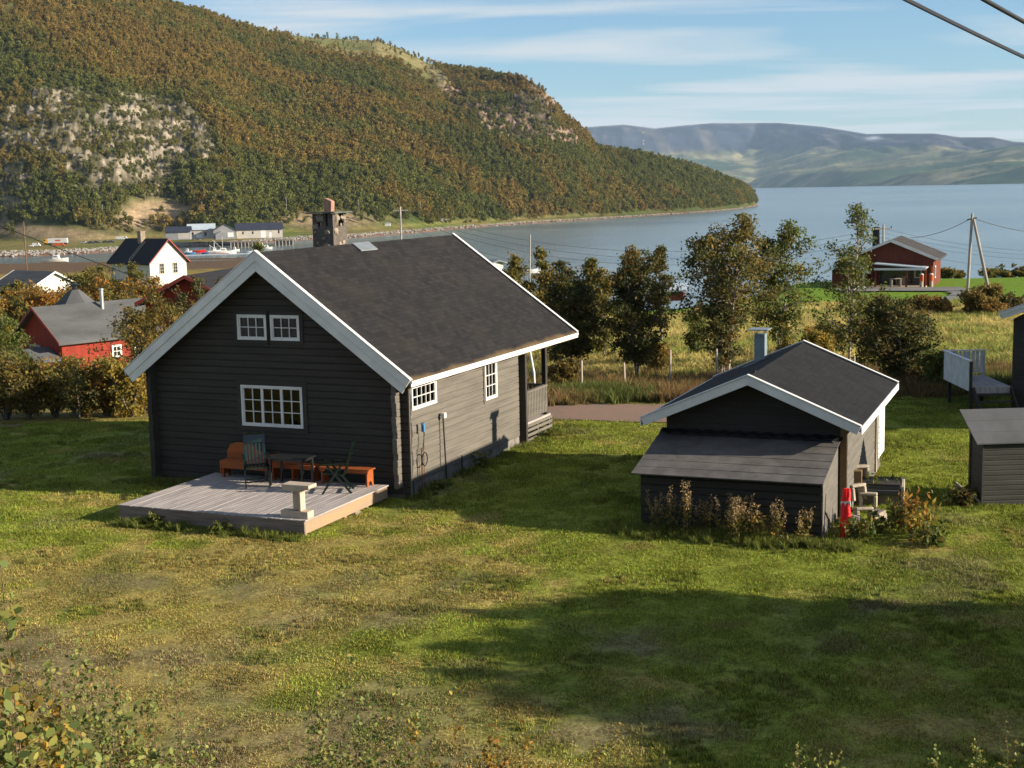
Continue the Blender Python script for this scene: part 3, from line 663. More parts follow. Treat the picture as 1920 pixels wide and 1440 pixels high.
# long dry grass along the fence, round the buildings and in the meadow
tg = [unlinked('long_grass_shape', *(lambda q: (q[0], q[1], M_grass, q[2]))(blades(s, .8, n_, h, w, ln, cl))) for s, n_, h, w, ln, cl in
      ((11, 220, .42, .020, .5, 7), (12, 200, .60, .020, .45, 5), (13, 260, .28, .02, .7, 9))]
a = np.stack([rng.uniform(-26, 24, 5200), rng.uniform(47.6, 58, 5200)], 1); a = a[(rng.random(len(a)) < sst(58, 50, a[:, 1]) * .8 + .15)]
a = a[(a[:, 0] > -1)]
b_ = []; 
for _ in range(5000):
    y_ = 56 + 48 * rng.random() ** 1.0; b_.append((rng.uniform(-.05, .42) * y_, y_))
b_ = np.array(b_); 
c_ = []
for _ in range(230): s_ = rng.uniform(-4.6, .5); c_.append(SHED_O[:2] + SAX[:2] * s_ + SAY[:2] * (-2.35 - abs(rng.normal()) * .28))
for _ in range(60): s_ = rng.uniform(-5.3, -.3); c_.append(HOUSE_O[:2] + HAX[:2] * s_ + HAY[:2] * (-4.25 - abs(rng.normal()) * .1))
for _ in range(40): c_.append(HOUSE_O[:2] + HAX[:2] * (.12 + abs(rng.normal()) * .12) + HAY[:2] * rng.uniform(0, 9.5))
for _ in range(60): c_.append(HOUSE_O[:2] + HAX[:2] * rng.uniform(-7.8, -5.5) + HAY[:2] * (-.25 - abs(rng.normal()) * .2))
c_ = np.array(c_); nl_ = len(c_)
allp = np.concatenate([a, b_, c_]); kindl = np.concatenate([np.zeros(len(a)), np.ones(len(b_)), np.full(nl_, 2)])
n = len(allp); hn = fbm(allp[:, 0] * .3, allp[:, 1] * .3, 3, 77)
colr = mixc(np.broadcast_to(np.array([.20, .13, .055]), (n, 3)), (.10, .12, .03), sst(.40, .62, hn)); colr[kindl == 1] = mixc(np.broadcast_to(np.array([.46, .38, .13]), (n, 3)), (.27, .28, .07), sst(.4, .6, hn))[kindl == 1]
colr[kindl == 2] = np.array([.13, .15, .03]); colr *= rng.uniform(.7, 1.25, (n, 1))
szz = np.where(kindl == 0, rng.uniform(.45, .95, n), np.where(kindl == 1, rng.uniform(.35, .8, n), rng.uniform(.12, .38, n)))
scl = np.stack([np.where(kindl == 1, 1.5, np.where(kindl == 2, .5, 1.)), np.where(kindl == 1, 1.5, np.where(kindl == 2, .5, 1.)), szz], 1)
scatter('long_grass', np.concatenate([allp, T(allp[:, 0], allp[:, 1])[:, None]], 1), rng.uniform(0, 6.28, n), scl, rng.integers(0, 3, n), colr, tg)
bpy.data.objects['long_grass']['label'] = 'tall dry grass along the fence and in the meadow'

# ------------------------------------------------------------------ building helpers
def fr(u, v, d): return (u, d, v)           # front plane: u = local x, v = z, d = local y
def sd_(u, v, d): return (d, u, v)          # side plane: u = local y, v = z, d = local x
def courses(mb, fn, out, th, u0, u1, z0, z1, step, top=None, holes=(), groove=.012, jit=0, u0f=None, u1f=None, seed=0):
    """horizontal logs or boards; out = sign of the outward direction along d; top(u)->max z"""
    rr = random.Random(seed); z = z0
    while z < z1 - 1e-4:
        zt = min(z + step, z1); a, b = u0 - (rr.uniform(-jit, jit)), u1 + rr.uniform(-jit, jit)
        if u0f: a = u0f(z, zt, a)
        if u1f: b = u1f(z, zt, b)
        segs = [(a, b)]
        for (ha, hb, hz0, hz1) in holes:
            if z + step * .5 > hz0 and z + step * .5 < hz1:
                ns = []
                for s0, s1 in segs:
                    if hb <= s0 or ha >= s1: ns.append((s0, s1))
                    else:
                        if ha > s0: ns.append((s0, ha))
                        if hb < s1: ns.append((hb, s1))
                segs = ns
        o = rr.uniform(-.004, .004) * (1 if groove > .004 else 0)
        for s0, s1 in segs:
            def lim(zz, s0=s0, s1=s1):
                if top is None: return s0, s1
                # clip against the roof line: top is (xr, zr, slope)
                xr, zr, sl = top; hw = max(.01, (zr - zz) / sl); return max(s0, xr - hw), min(s1, xr + hw)
            rowsz = [(z, -groove), (z + min(.02, step * .2), o), (zt - min(.02, step * .2), o), (zt, -groove)]
            vs = []
            for zz, dd in rowsz:
                l, r_ = lim(zz)
                if r_ < l: l = r_ = (l + r_) / 2
                vs += [fn(l, zz, out * dd), fn(r_, zz, out * dd)]
            for zz in (zt, z):
                l, r_ = lim(zz)
                if r_ < l: l = r_ = (l + r_) / 2
                vs += [fn(l, zz, -out * th), fn(r_, zz, -out * th)]
            mb.add(vs, [(0, 1, 3, 2), (2, 3, 5, 4), (4, 5, 7, 6), (6, 7, 9, 8), (8, 9, 11, 10), (10, 11, 1, 0), (0, 2, 4, 6, 8, 10), (1, 11, 9, 7, 5, 3)])
        z = zt
def fbox(mb, fn, u0, u1, v0, v1, d0, d1, mi=0):
    vs = [fn(u, v, d) for d in (d0, d1) for u, v in ((u0, v0), (u1, v0), (u1, v1), (u0, v1))]
    mb.add(vs, [(0, 1, 2, 3), (7, 6, 5, 4), (0, 4, 5, 1), (1, 5, 6, 2), (2, 6, 7, 3), (3, 7, 4, 0)], mi)
def window(par, fn, out, u0, u1, v0, v1, sashes=1, cols=2, rows=2, fw=.048, sash=.034, munt=.019, casing=.11, M_case=None, M_frame=None, M_pane=None, label=None, curtain=False):
    """white multi-pane window with its casing and panes"""
    w = MB(); D = lambda a: out * a
    fbox(w, fn, u0, u1, v0, v0 + fw, D(-.08), D(.035)); fbox(w, fn, u0, u1, v1 - fw, v1, D(-.08), D(.035))
    fbox(w, fn, u0, u0 + fw, v0 + fw, v1 - fw, D(-.08), D(.033)); fbox(w, fn, u1 - fw, u1, v0 + fw, v1 - fw, D(-.08), D(.033))
    iu0, iu1 = u0 + fw, u1 - fw; sw = (iu1 - iu0) / sashes
    for s in range(sashes):
        a, b = iu0 + s * sw, iu0 + (s + 1) * sw; q0, q1 = v0 + fw, v1 - fw
        fbox(w, fn, a, b, q0, q0 + sash, D(-.05), D(.018)); fbox(w, fn, a, b, q1 - sash, q1, D(-.05), D(.018))
        fbox(w, fn, a, a + sash, q0 + sash, q1 - sash, D(-.05), D(.016)); fbox(w, fn, b - sash, b, q0 + sash, q1 - sash, D(-.05), D(.016))
        ga, gb, g0, g1 = a + sash, b - sash, q0 + sash, q1 - sash
        for k in range(1, cols): c = ga + (gb - ga) * k / cols; fbox(w, fn, c - munt / 2, c + munt / 2, g0, g1, D(-.03), D(.010))
        for k in range(1, rows): c = g0 + (g1 - g0) * k / rows; fbox(w, fn, ga, gb, c - munt / 2, c + munt / 2, D(-.029), D(.008))
    wo = w.build('window', M_frame or M_white, par, label=label)
    p = MB(); fbox(p, fn, iu0, iu1, v0 + fw, v1 - fw, D(-.022), D(-.018)); p.build('pane', M_pane or M_glass, wo)
    if casing:
        c = MB(); k = casing
        fbox(c, fn, u0 - k, u0 - .002, v0 - k, v1 + k, D(-.02), D(.024)); fbox(c, fn, u1 + .002, u1 + k, v0 - k, v1 + k, D(-.02), D(.024))
        fbox(c, fn, u0 - .002, u1 + .002, v0 - k, v0 - .002, D(-.02), D(.022)); fbox(c, fn, u0 - .002, u1 + .002, v1 + .002, v1 + k, D(-.02), D(.022)); c.build('casing', M_case or M_dwall, wo)
    if curtain:
        n = 14
        for (a, b) in ((iu0, iu0 + (iu1 - iu0) * .36), (iu1 - (iu1 - iu0) * .30, iu1)):
            pts_ = [(a + (b - a) * i / n, -.14 - .02 * math.sin(i * 1.9)) for i in range(n + 1)]
            cu = MB()
            for i in range(n): cu.add([fn(pts_[i][0], v0 + .05, D(pts_[i][1])), fn(pts_[i + 1][0], v0 + .05, D(pts_[i + 1][1])), fn(pts_[i + 1][0], v1 - .05, D(pts_[i + 1][1])), fn(pts_[i][0], v1 - .05, D(pts_[i][1]))], [(0, 1, 2, 3)])
            cu.build('curtain', M_curtain, wo)
    return wo
def gable_roof(par, xc, hw, y0, y1, zr, sl, th, m, name='roof', uvs=True, wav=0):
    """two slopes about x = xc; hw = half width with overhang"""
    mb = MB(); ze = zr - sl * hw; n = 24
    for sgn in (-1, 1):
        vs = []; fs = []
        for i in range(n + 1):
            y = y0 + (y1 - y0) * i / n
            for k, f in enumerate((0, .5, 1)):
                w_ = wav * math.sin(i * 1.7 + k * 2 + sgn) * (0 < i < n)
                x = xc + sgn * hw * f; z = zr - sl * hw * f + w_; vs += [(x, y, z), (x, y, z - th)]
        for i in range(n):
            for k in range(2):
                a = (i * 3 + k) * 2; b = a + 2; c = a + 6; d = c + 2
                fs += [(a, b, d, c), (a + 1, c + 1, d + 1, b + 1)]
        for i in range(n):
            a = (i * 3 + 2) * 2; fs.append((a, a + 1, a + 7, a + 6))
        for i in (0, n):
            for k in range(2): a = (i * 3 + k) * 2; fs.append((a, a + 1, a + 3, a + 2))
        mb.add(vs, fs)
    k = math.sqrt(1 + sl * sl)
    return mb.build(name, m, par, uvfn=lambda c: (c[1], abs(c[0] - xc) * k))
def barge(par, xc, hw, y0, y1, zr, sl, depth, m, name='bargeboard', inner=True, cap=True, split=True, sides=(-1, 1), ztop=.03, mcap=None):
    """sloping gable boards; the foot is cut square to the slope"""
    k = math.sqrt(1 + sl * sl); nx_, nz_ = sl / k, 1 / k; out = []
    for sgn in sides:
        b = MB(); zt = zr + ztop
        def pt(f, d): return (xc + sgn * (hw * f) - sgn * 0, zt - sl * hw * f - d)
        dv = depth * k
        e_u, e_v = xc + sgn * hw, zt - sl * hw
        foot = (e_u - sgn * nx_ * depth, e_v - nz_ * depth)
        poly = [(xc, zt), (e_u, e_v), foot, (xc, zt - dv)]
        b.prism(poly, fr, y0, y1)
        if split:   # upper board standing proud of the lower one
            d2 = depth * .48; foot2 = (e_u - sgn * nx_ * d2, e_v - nz_ * d2)
            b.prism([(xc, zt - .004), (e_u, e_v - .004), foot2, (xc, zt - d2 * k)], fr, y0 - .022 if y0 < y1 else y0 + .022, y0 - .0005 if y0 < y1 else y0 + .0005)
        if cap:
            c0 = [(xc, zt + .028 * k), (e_u + sgn * .01, e_v + .028 * k - .005), (e_u + sgn * .01, e_v + .002), (xc, zt + .002)]
            b.prism(c0, fr, y0 - .03, y1 + .075) if y0 < y1 else b.prism(c0, fr, y0 + .03, y1 - .075)
        out.append(b.build(name, m, par, bevel=.004))
    return out
def rings(mb, pts, r, n=8): mb.tube(pts, r, n)

# ------------------------------------------------------------------ main log cabin
HW = 7.44; RZ = -.4109; XR = -HW / 2; ZR = 6.107; SL = .731; HWO = HW / 2 + .511
cab = thing('log_cabin', 'large dark grey log cabin with white bargeboards, stone chimney and terrace', 'cabin', HOUSE_O, RZ)
tp_ = (XR, ZR - .20, SL)
gh = [(-4.63, -2.79, 1.64, 2.70), (-4.64, -3.76, 3.87, 4.515), (-3.64, -2.785, 3.87, 4.515)]
shs = [(.55, 1.92, 2.13, 2.75), (4.94, 5.74, 1.72, 2.78)]
gh2 = [(a + .03, b - .03, c - .0, d + .0) for a, b, c, d in gh]; sh2 = [(a + .03, b - .03, c, d) for a, b, c, d in shs]
mb = MB(); LS = .178
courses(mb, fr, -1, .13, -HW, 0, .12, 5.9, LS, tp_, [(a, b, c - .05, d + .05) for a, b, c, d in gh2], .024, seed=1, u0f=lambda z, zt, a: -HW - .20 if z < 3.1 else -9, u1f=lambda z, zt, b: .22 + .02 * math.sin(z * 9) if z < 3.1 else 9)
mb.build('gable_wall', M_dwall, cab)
mb = MB(); courses(mb, fr, 1, .13, -HW, 0, .12, 5.9, LS, tp_, [], .024, seed=2, u0f=lambda z, zt, a: -HW - .20 if z < 3.1 else -9, u1f=lambda z, zt, b: .20 if z < 3.1 else 9)
o = mb.build('rear_wall', M_dwall, cab); o.location = (0, 7.5, 0)
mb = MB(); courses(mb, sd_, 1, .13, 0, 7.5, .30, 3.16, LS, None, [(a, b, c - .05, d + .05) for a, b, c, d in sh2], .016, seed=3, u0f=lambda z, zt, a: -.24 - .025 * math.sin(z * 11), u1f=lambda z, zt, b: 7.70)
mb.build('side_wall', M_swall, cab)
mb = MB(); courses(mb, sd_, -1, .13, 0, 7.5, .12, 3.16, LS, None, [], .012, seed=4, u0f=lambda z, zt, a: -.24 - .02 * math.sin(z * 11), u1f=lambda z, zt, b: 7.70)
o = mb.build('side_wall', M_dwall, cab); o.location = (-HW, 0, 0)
mb = MB()   # blockwork foundation
for k in range(16):
    y0 = .05 + k * .465; mb.box(-.10, -.028 + .006 * (k % 2), y0, y0 + .455, -.5, .295)
mb.box(-HW + .06, -HW + .12, .05, 7.48, -.6, .115); mb.box(-HW + .1, -.1, .06, .16, -.6, .115); mb.box(-HW + .1, -.1, 7.34, 7.44, -.6, .2)
mb.build('foundation', M_found, cab)
mb = MB(); mb.box(-HW + .14, -.14, .14, 7.3, .30, .34); mb.box(-HW + .14, -.14, .14, 7.3, 3.0, 3.04); mb.build('floor', M_dbox, cab)
# corner board at the front right foot of the lit wall
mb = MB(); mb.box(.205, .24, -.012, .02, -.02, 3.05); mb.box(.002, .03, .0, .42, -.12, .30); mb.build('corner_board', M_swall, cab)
roof = gable_roof(cab, XR, HWO, -.42, 10.90, ZR, SL, .16, M_shingle, wav=.006)
barge(cab, XR, HWO + .01, -.445, -.421, ZR, SL, .40, M_white)
barge(cab, XR, HWO + .01, 10.925, 10.901, ZR, SL, .22, M_white, split=False)
for sx, x in ((1, XR + HWO), (-1, XR - HWO)):
    f = MB(); ze = ZR - SL * HWO; f.box(x + sx * .002, x + sx * .026, -.42, 10.9, ze - .14, ze - .012); f.box(x + sx * .027, x + sx * .045, -.42, 10.9, ze - .06, ze + .004); f.build('fascia', M_white, cab)
window(cab, fr, -1, *gh[0], sashes=3, cols=2, rows=3, casing=.13, label='wide white three sash window of the gable wall')
window(cab, fr, -1, *gh[1], sashes=1, cols=3, rows=2, casing=.10, label='left small white attic window')
window(cab, fr, -1, *gh[2], sashes=1, cols=3, rows=2, casing=.10, label='right small white attic window')
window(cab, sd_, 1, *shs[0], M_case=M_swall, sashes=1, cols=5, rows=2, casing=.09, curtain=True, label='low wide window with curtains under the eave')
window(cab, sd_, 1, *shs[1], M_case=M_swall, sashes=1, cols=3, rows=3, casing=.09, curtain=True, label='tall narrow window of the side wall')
# chimney of field stone with a slate cap
ch = MB(); rr = random.Random(5); cx0, cx1, cy0, cy1 = -4.52, -3.86, 3.62, 4.36; zc0 = 5.3
ch.box(cx0, cx1, cy0, cy1, zc0, 6.62)
for (a, b) in ((cx0, cy0), (cx1 - .17, cy0), (cx0, cy1 - .17), (cx1 - .17, cy1 - .17)): ch.box(a + .003, a + .167, b + .003, b + .167, 6.62, 6.97)
ch.box(cx0 + .27, cx0 + .42, cy0 + .004, cy0 + .15, 6.62, 6.97)
cho = ch.build('chimney', M_stone, cab)
for k in range(30):
    st = MB(); face = k % 2; z = rr.uniform(5.75, 6.9); s = rr.uniform(.04, .10)
    if face == 0: st.blob((rr.uniform(cx0 + .08, cx1 - .08), cy0 - .005, z), (s * 1.2, .035, s * .8), 6, 4, .3, seed=k)
    else: st.blob((cx1 + .005, rr.uniform(cy0 + .08, cy1 - .08), z), (.035, s * 1.2, s * .8), 6, 4, .3, seed=k)
    st.build('inset_stone', M_stone2, cho)
cp_ = MB(); cp_.prism([(cx0 - .13, 6.975), (cx1 + .13, 6.985), (cx1 + .12, 7.02), (cx0 - .12, 7.01)], fr, cy0 - .12, cy1 + .12); cp_.build('slate_cap', M_slate, cho)
cs = MB(); cs.prism([(-4.30, 7.018), (-4.07, 7.02), (-4.05, 7.30), (-4.12, 7.34), (-4.26, 7.40), (-4.31, 7.3)], fr, 3.9, 4.08); cs.build('cap_stone', M_pinkstone, cho, bevel=.008)
hb = MB(); hb.box(-3.70, -3.42, 4.35, 5.3, 0, .03); o = hb.build('roof_hatch', M_steel, roof)
for v in o.data.vertices: v.co.z += ZR - SL * abs(v.co.x - XR) + .015
# porch at the rear end: floor, posts, beam, railing, lattice skirt
mb = MB(); mb.box(-HW, -.02, 7.72, 9.85, .52, .60); mb.build('porch_floor', M_deck, cab)
mb = MB()
for zz in (.02, .17, .32, .45): mb.box(-.02, .012, 7.75, 9.9, zz, zz + .085)
for zz in (.05, .2, .35): mb.box(-HW, 0, 9.86, 9.885, zz, zz + .09)
for yy in (7.9, 8.8, 9.75): mb.box(-.10, -.03, yy, yy + .08, -.3, .5)
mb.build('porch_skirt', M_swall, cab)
for (x, y) in ((-.10, 9.6), (-.10, 7.84), (-HW + .1, 9.6), (-HW / 2, 9.6)):
    mb = MB(); mb.box(x - .07, x + .07, y - .07, y + .07, .6, 3.05 if abs(x - XR) > 2 else 5.2); mb.build('porch_post', M_dwall, cab, bevel=.01)
mb = MB(); mb.box(-.16, .0, 7.5, 10.6, 3.02, 3.14); mb.box(-HW, -HW + .16, 7.5, 10.6, 3.02, 3.14); mb.box(-HW, 0, 9.52, 9.66, 2.88, 3.0); mb.build('eave_beam', M_dwall, cab)
mb = MB(); y = 7.96
while y < 9.5: mb.box(-.04, -.012, y, y + .095, .70, 1.50); y += .125
mb.box(-.10, 0.02, 7.92, 9.53, 1.50, 1.55); mb.box(-.09, -.041, 7.92, 9.53, .78, .86)
x = -HW + .2
while x < -.3: mb.box(x, x + .095, 9.57, 9.60, .70, 1.50); x += .125
mb.box(-HW, -.2, 9.54, 9.64, 1.50, 1.55); mb.build('porch_railing', M_swall, cab)

# things on and by the lit side wall
def wl(x, y, z): return HOUSE_O + HAX * x + HAY * y + np.array([0, 0, z])
tp1 = thing('water_post', 'garden tap with a coiled hose on a post at the cabin side wall', 'tap', wl(.12, .8, 0), RZ)
mb = MB(); mb.tube([(0, 0, -.2), (0, 0, 1.15)], .022, 8); mb.tube([(0, .1, -.2), (.01, .1, 1.0), (.02, .12, 1.5), (.03, .06, 1.62)], .012, 6); mb.build('pipe', M_twig, tp1)
mb = MB(); mb.tube([(.03, .1 + .14 * math.cos(a), .85 + .17 * math.sin(a)) for a in np.linspace(0, 6.28, 18)], .014, 6, cap=False); mb.tube([(.03, .04, 1.68), (.03, .12, 1.5), (.02, .0, 1.05)], .01, 6); mb.build('hose', M_black, tp1)
mb = MB(); mb.box(.0, .07, 0.02, .10, 1.56, 1.72); mb.tube([(.03, .06, 1.72), (.03, .06, 1.78)], .05, 8); mb.build('tap', M_blue, tp1)
t2 = thing('marker_pole', 'thin black pole with a small white box leaning on the cabin side wall', 'pole', wl(.14, 2.1, 0), RZ)
mb = MB(); mb.tube([(.02, 0, -.2), (-.04, 0, 1.72)], .022, 8); mb.build('pole', M_black, t2); mb = MB(); mb.box(-.07, .03, -.06, .07, 1.70, 1.84); mb.build('box', M_white, t2, bevel=.01)
mb = MB(); mb.tube([(0, 0, -.1), (0, 0, .52)], .02, 6); tag(mb.build('ground_pipe', M_black, None, loc=wl(.1, 3.15, 0)), 'short black pipe standing at the cabin foundation', 'pipe')

# ------------------------------------------------------------------ terrace
dk_ = thing('wooden_deck', 'low weathered wooden terrace in front of the dark cabin gable', 'deck', HOUSE_O, RZ)
mb = MB(); x = -5.38; rr = random.Random(3)
while x < -.34:
    z = .40 + rr.uniform(-.003, .003); y0 = -4.12 + rr.uniform(-.008, .008); mb.box(x, x + .118, y0, -.27, z - .028, z); x += .125
mb.build('deck_boards', M_deck, dk_, bevel=.003)
mb = MB(); mb.box(-5.38, -.30, -4.10, -4.06, .04, .368); mb.build('front_beam', M_decke2, dk_, bevel=.005)
mb = MB(); mb.box(-.345, -.302, -4.058, -.27, .08, .368); mb.build('side_beam', M_decke, dk_, bevel=.005); mb = MB(); mb.box(-5.38, -5.34, -4.05, -.27, .15, .368); mb.build('side_beam', M_decke, dk_)
for (x, y) in ((-.42, -2.2), (-.42, -.45), (-3, -3.9), (-5.2, -3.9), (-.42, -3.95)):
    mb = MB(); mb.box(x - .05, x + .05, y - .05, y + .05, -.2, .36); mb.build('support_post', M_decke, dk_)
mb = MB(); mb.blob((-.62, -1.1, .05), (.22, .30, .16), 8, 5, .2, seed=4)
tag(mb.build('rock', M_stone2, None, loc=HOUSE_O, rz=RZ), 'pale boulder half under the terrace edge', 'rock')
mb = MB(); mb.blob((-.40, -1.75, .02), (.16, .2, .09), 8, 5, .2, seed=8)
tag(mb.build('rock', M_stone2, None, loc=HOUSE_O, rz=RZ), 'small flat stone beside the pale boulder at the terrace', 'rock')

def dloc(x, y, z=.40): return HOUSE_O + HAX * x + HAY * y + np.array([0, 0, z])
def bench(loc, L, label, back=False, n=4, legs=2):
    e = thing('wooden_bench', label, 'bench', loc, RZ, 'orange brown benches along the cabin wall'); s = MB()
    for k in range(4): s.box(-L / 2, L / 2, -.17 + k * .088, -.17 + k * .088 + .078, .405, .435)
    s.box(-L / 2 + .03, L / 2 - .03, -.172, -.15, .33, .404); s.build('seat', M_bench, e, bevel=.004)
    for q in range(legs):
        x = -L / 2 + .08 + q * (L - .16) / (legs - 1); g = MB()
        g.prism([(-.16, 0), (-.09, 0), (-.05, .12), (.05, .12), (.09, 0), (.16, 0), (.15, .40), (-.15, .40)], lambda u, v, d: (d, u, v), x - .02, x + .02); g.build('leg', M_bench, e)
    if back:
        g = MB(); pr_ = [(-L / 2, .44), (L / 2, .44), (L / 2 + .02, .62), (L / 2 - .08, .60), (L / 2 - .25, .58), (L / 2 - .45, .66), (L / 2 - .66, .80), (L / 2 - .85, .86), (-L / 2 + .3, .86), (-L / 2 + .12, .80), (-L / 2, .62)]
        g.prism(pr_, fr, .175, .205); g.build('backrest', M_bench, e); g = MB(); g.box(-L / 2, -L / 2 + .04, -.17, .17, .08, .40); g.box(-L / 2 + .05, L / 2 - .05, -.165, -.14, .24, .33); g.build('front_panel', M_bench, e)
    return e
bench(dloc(-4.18, -.55), 1.45, 'short orange brown bench with a carved backrest behind the slatted chair', True)
bench(dloc(-2.78, -.50), 1.30, 'backless orange brown bench behind the dark table', legs=3)
bench(dloc(-1.28, -.52), 1.42, 'backless orange brown bench at the right end of the terrace')
tb = thing('garden_table', 'dark green plastic table on the terrace between two chairs', 'table', dloc(-2.58, -.98), RZ)
mb = MB(); mb.box(-.53, .53, -.31, .31, .69, .72); mb.box(-.48, .48, -.27, .27, .64, .689); mb.build('tabletop', M_black, tb, bevel=.01)
for sx in (-1, 1):
    for sy in (-1, 1): mb = MB(); mb.bar((sx * .44, sy * .24, .64), (sx * .47, sy * .26, 0), .05, .05); mb.build('leg', M_black, tb)
def chair(loc, rz, label):
    e = thing('reclining_chair', label, 'chair', loc, rz, 'dark green folding chairs on the terrace')   # faces local -y
    s = MB()
    for k in range(6): x = -.215 + k * .086; s.bar((x, -.25, .44), (x, .18, .41), .066, .02)
    s.bar((-.25, -.25, .43), (.25, -.25, .43), .05, .03); s.build('seat', M_green, e)
    b = MB(); A = (.20, .40); B = (.43, 1.10)
    for k in range(6): x = -.20 + k * .08; b.bar((x, A[0], A[1] + .05), (x, B[0] - .02, B[1] - .18), .052, .018, up=(0, 1, 0))
    b.bar((-.23, A[0], A[1]), (-.23, B[0], B[1]), .035, .04, up=(0, 1, 0)); b.bar((.23, A[0], A[1]), (.23, B[0], B[1]), .035, .04, up=(0, 1, 0))
    b.bar((-.23, .395, .98), (.23, .395, .98), .18, .022, up=(0, -1, .35)); b.bar((-.22, .43, 1.10), (.22, .43, 1.10), .05, .04); b.bar((-.22, A[0] + .01, A[1] + .03), (.22, A[0] + .01, A[1] + .03), .05, .03); b.build('backrest', M_green, e)
    for sx in (-1, 1):
        g = MB(); g.bar((sx * .27, -.30, 0), (sx * .27, .16, .63), .03, .045); g.build('leg', M_green, e)
        g = MB(); g.bar((sx * .245, .36, 0), (sx * .245, -.18, .62), .03, .045); g.build('leg', M_green, e)
        g = MB(); g.bar((sx * .28, -.30, .64), (sx * .28, .27, .66), .06, .03); g.build('armrest', M_green, e)
    g = MB(); g.bar((-.26, -.22, .12), (.26, -.22, .12), .03, .03); g.build('stretcher', M_green, e); g = MB(); g.bar((-.25, .30, .08), (.25, .30, .08), .03, .03); g.build('stretcher', M_green, e); e.scale = (1.06, 1.06, 1.12)
    return e
chair(dloc(-3.42, -1.27), RZ + R(38), 'dark green chair with bright slatted back left of the table')
chair(dloc(-1.12, -1.30), RZ + R(-66), 'dark green folding chair seen side on right of the table')
sn = thing('wooden_stand', 'bare pine stool shaped stand on the front corner of the terrace', 'stand', dloc(-.62, -3.82), RZ)
mb = MB(); mb.prism([(-.36, .0), (.34, .0), (.34, .13), (.14, .13), (.14, .12), (-.12, .12), (-.12, .13), (-.36, .13)], fr, -.16, .10); mb.build('base', M_pine, sn, bevel=.006)
mb = MB(); mb.box(-.10, .12, -.05, .07, .13, .50); mb.box(.085, .15, -.13, .075, .131, .50); mb.build('column', M_pine, sn, bevel=.006)
mb = MB(); mb.prism([(-.30, .50), (-.30, .62), (.40, .62), (.40, .56), (.36, .54), (.20, .53), (.16, .46), (.10, .46), (.10, .50)], fr, -.17, .17); mb.build('top', M_pine, sn, bevel=.006); sn.scale = (1, 1, 1.22)

# ------------------------------------------------------------------ garage shed with lean-to
SW, SRX, SZR, SSL = 4.165, -2.0825, 3.266, .4225
she = thing('storage_shed', 'dark grey shed with felt lean-to, flue and white door', 'shed', SHED_O, -.386)
tp_s = (SRX, SZR - .14, SSL)
mb = MB(); courses(mb, fr, -1, .08, -SW, 0, .0, 3.3, .145, tp_s, [], .010, seed=11); mb.build('gable_wall', M_shedwall, she)
mb = MB(); courses(mb, fr, 1, .08, -SW, 0, .0, 3.3, .145, tp_s, [], .010, seed=12); o = mb.build('rear_wall', M_shedwall, she); o.location = (0, 6.0, 0)
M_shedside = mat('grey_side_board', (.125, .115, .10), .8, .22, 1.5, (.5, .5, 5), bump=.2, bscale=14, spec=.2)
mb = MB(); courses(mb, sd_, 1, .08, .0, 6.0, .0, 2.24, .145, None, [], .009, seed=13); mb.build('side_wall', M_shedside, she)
mb = MB(); courses(mb, sd_, -1, .08, .0, 6.0, .0, 2.24, .145, None, [], .009, seed=14); o = mb.build('side_wall', M_shedwall, she); o.location = (-SW, 0, 0)
mb = MB(); mb.box(-.15, -.003, -.03, -.012, 0, 2.2); mb.build('corner_board', M_brownboard, she)
sroof = gable_roof(she, SRX, SW / 2 + .39, -.76, 6.25, SZR, SSL, .10, M_shingle2, wav=.003)
barge(she, SRX, SW / 2 + .40, -.785, -.761, SZR, SSL, .20, M_white, split=False)
barge(she, SRX, SW / 2 + .40, 6.275, 6.251, SZR, SSL, .16, M_white, split=False)
for sx, x in ((1, SRX + SW / 2 + .39), (-1, SRX - SW / 2 - .39)):
    f = MB(); ze = SZR - SSL * (SW / 2 + .39); f.box(x + sx * .002, x + sx * .026, -.76, 6.25, ze - .16, ze + .006); f.build('fascia', M_white, she)
fl_ = MB(); fl_.box(-3.24, -2.95, 5.35, 5.64, 2.7, 3.56); fo = fl_.build('flue', M_flue, she, bevel=.01)
fl_ = MB(); fl_.box(-3.38, -2.86, 5.22, 5.8, 3.66, 3.69)
for a, b in ((-3.22, 5.37), (-2.97, 5.37), (-3.22, 5.6), (-2.97, 5.6)): fl_.box(a - .01, a + .01, b - .01, b + .01, 3.56, 3.66)
fl_.build('rain_cap', M_steel, fo)
fl_ = MB(); fl_.box(-3.45, -3.0, 4.75, 5.3, 2.80, 2.815); o = fl_.build('flashing', M_steel, sroof)
for v in o.data.vertices: v.co.z = SZR - SSL * abs(v.co.x - SRX) + .02
lt = MB(); LX0, LX1, LD, ZT, ZB = -4.19, -.193, 2.073, 1.786, 1.27
courses(lt, fr, -1, .03, LX0, LX1, -.05, 1.22, .172, None, [], .034, seed=15); o = lt.build('lean_to_wall', M_shedwall, she); o.location = (0, -LD, 0)
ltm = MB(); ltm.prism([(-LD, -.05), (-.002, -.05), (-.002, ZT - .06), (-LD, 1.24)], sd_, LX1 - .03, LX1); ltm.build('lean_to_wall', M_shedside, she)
ltm = MB(); ltm.prism([(-LD, -.05), (-.002, -.05), (-.002, ZT - .06), (-LD, 1.24)], sd_, LX0, LX0 + .03); ltm.build('lean_to_wall', M_shedwall, she)
lr = MB(); nn = 9; rr = random.Random(8); k_s = (ZT - ZB) / (LD + .26)
